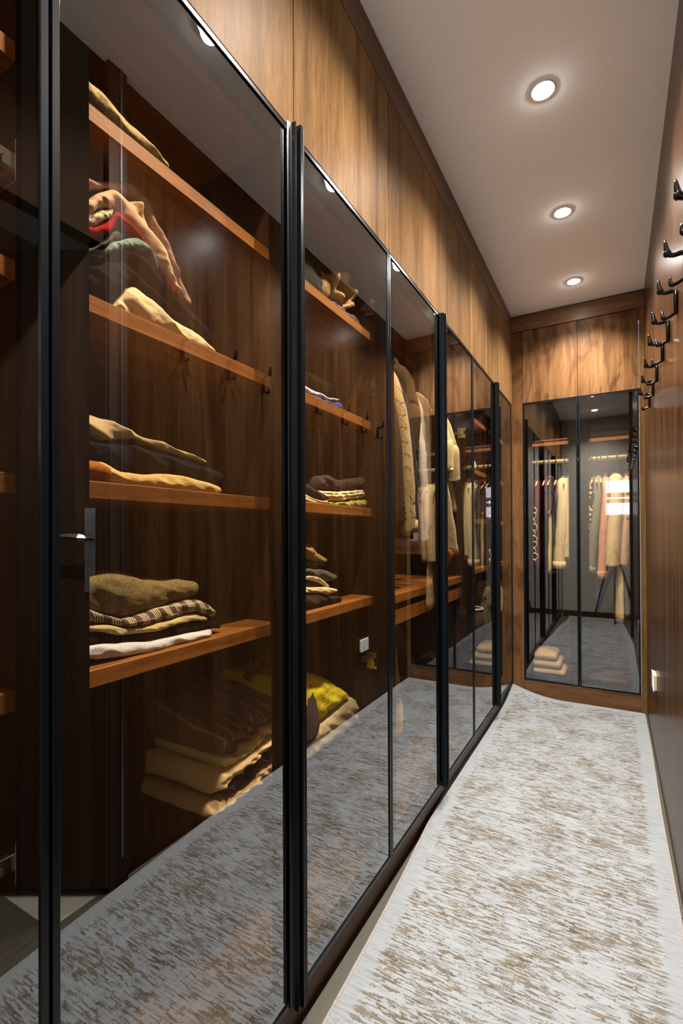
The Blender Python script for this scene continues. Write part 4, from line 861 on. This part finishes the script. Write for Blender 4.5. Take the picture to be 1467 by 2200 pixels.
hanging(endw, 'cream_blouse', -.348, 'cream gathered blouse with loose cuff right of the denim overall', 'blouse', crm, 1.74, 1.02, .36, .42, .065, E_+.01, .66, seed=25, group=HE, sl_r=(.050, .052), cuffs=crm)
hanging(endw, 'white_blouse', -.298, 'cream white blouse next to the middle door stile', 'blouse', tee, 1.76, 1.05, .36, .40, .05, E_+.01, .60, seed=26, group=HE, sl_r=(.036, .034))
hanging(endw, 'polka_dress', -.158, 'dark brown dress with cream polka dots right of the middle stile', 'dress', dots, 1.74, 1.12, .36, .40, .052, E_+.01, .50, seed=27, group=HE, sl_r=(.036, .036))
hanging(endw, 'grey_shirt', -.135, 'lilac grey shirt behind the polka dot dress', 'shirt', gry, 1.75, 1.25, .30, .32, .03, E_+.02, .0, seed=28, group=HE)
hanging(endw, 'blue_trousers', -.112, 'cobalt blue garment hanging long past the sage jacket', 'trousers', blu, 1.75, .74, .34, .34, .040, E_, 0, seed=29, group=HE)
hanging(endw, 'sage_jacket', -.100, 'sage grey twill jacket with ribbed hem in the end wardrobe', 'jacket', sage, 1.76, .97, .37, .42, .050, E_+.01, .70, seed=30, group=HE, sl_r=(.034, .044), cuffs=CL('sage rib', (.30, .29, .22)), shift=-.05)
r, W = hanging(endw, 'pink_shirt', -.060, 'salmon pink shirt with buttoned cuff in the end wardrobe', 'shirt', pnk, 1.74, .96, .36, .40, .05, E_+.01, .72, seed=31, group=HE, sl_r=(.034, .034), cuffs=pnk, shift=.0)
r, W = hanging(endw, 'embroidered_shirt', .012, 'cream shirt with small red and black embroidered motifs', 'shirt', mot, 1.74, 1.04, .38, .42, .09, E_+.01, .64, seed=32, group=HE, sl_r=(.056, .056))
hanging(endw, 'lace_dress', .045, 'long cream lace trimmed dress hanging lowest at the right', 'dress', crm, 1.70, .62, .34, .40, .07, E_+.02, 0, seed=33, group=HE)
hanging(endw, 'floral_blouse', .082, 'rosy floral blouse near the right side of the end wardrobe', 'blouse', flo, 1.73, 1.02, .36, .40, .045, E_+.01, .62, seed=34, group=HE, sl_r=(.036, .036))
hanging(endw, 'ochre_shirt', .118, 'ochre brown shirt last on the right of the end rail', 'shirt', och, 1.74, 1.06, .34, .38, .035, E_+.01, .58, seed=35, group=HE, sl_r=(.022, .022))
for aa, lb in [(-.578, 'black velvet dress'), (-.535, 'burgundy tunic'), (-.483, 'long black garment'), (-.448, 'vest with magenta lining'), (-.398, 'denim overall'), (-.335, 'cream gathered blouse'), (-.275, 'cream white blouse'), (-.172, 'polka dot dress'), (-.145, 'lilac grey shirt'), (-.112, 'cobalt blue garment'), (-.085, 'sage grey jacket'), (-.040, 'salmon pink shirt'), (.022, 'embroidered cream shirt'), (.088, 'rosy floral blouse'), (.120, 'ochre brown shirt')]:
    hanger(endw, aa, .16, 1.845, 1.735, 'hangers on the end wardrobe rail', 'pale hanger on the end wardrobe rail holding the ' + lb)
beig = CL('beige quilted cotton', (.46, .35, .22))
for k in range(3):
    o = small_fold(-.585+.012*k, -.335-.03*k, 4.06, 4.34, .158+.062*k, .058, beig, ('beige folded cloth, lowest of three on the base of the end wardrobe', 'beige folded cloth, middle of three on the base of the end wardrobe', 'beige folded cloth with a pointed top, uppermost of three in the end wardrobe')[k], 'cloth', 'folded_cloth', 30+k)
small_fold(-.57, -.18, 4.10, 4.5, 1.991, .03, CL('plum paisley', (.13, .06, .055), col2=(.3, .2, .16), pattern='motif', scale=4), 'flat plum patterned scarf on the top left shelf of the end wardrobe', 'scarf', 'folded_scarf', 41)
small_fold(-.21, .12, 4.12, 4.5, 1.991, .055, CL('basket weave scarf', (.10, .085, .07), weave=90, amt=.8), 'dark woven scarf lower on the shelf of the end wardrobe', 'scarf', 'folded_scarf', 42)
small_fold(-.20, .11, 4.12, 4.5, 2.047, .06, CL('black white scarf', (.03, .03, .03), col2=(.4, .36, .3), pattern='motif', scale=5), 'dark scarf with pale scribbled print on top of the woven one', 'scarf', 'folded_scarf', 43)

# tripod under the camera, visible only as a reflection in the end doors
tp = empty('camera_tripod', (0, 0, 0), 'black camera tripod seen reflected in the end wardrobe glass', 'tripod')
for a in (90, 215, 325):
    t = math.radians(a); dx, dy = math.cos(t), math.sin(t)
    v, f = tube_vf([(dx*.03, dy*.03, 1.02), (dx*.20, dy*(.20 if dy > 0 else .12), .50), (dx*.33, dy*(.36 if dy > 0 else .2), .012)], [.013, .011, .009], 8); put('leg', v, f, M['black'], tp, True)
v, f = tube_vf([(0, 0, .86), (0, 0, 1.14)], .014, 10); put('column', v, f, M['black'], tp, True)
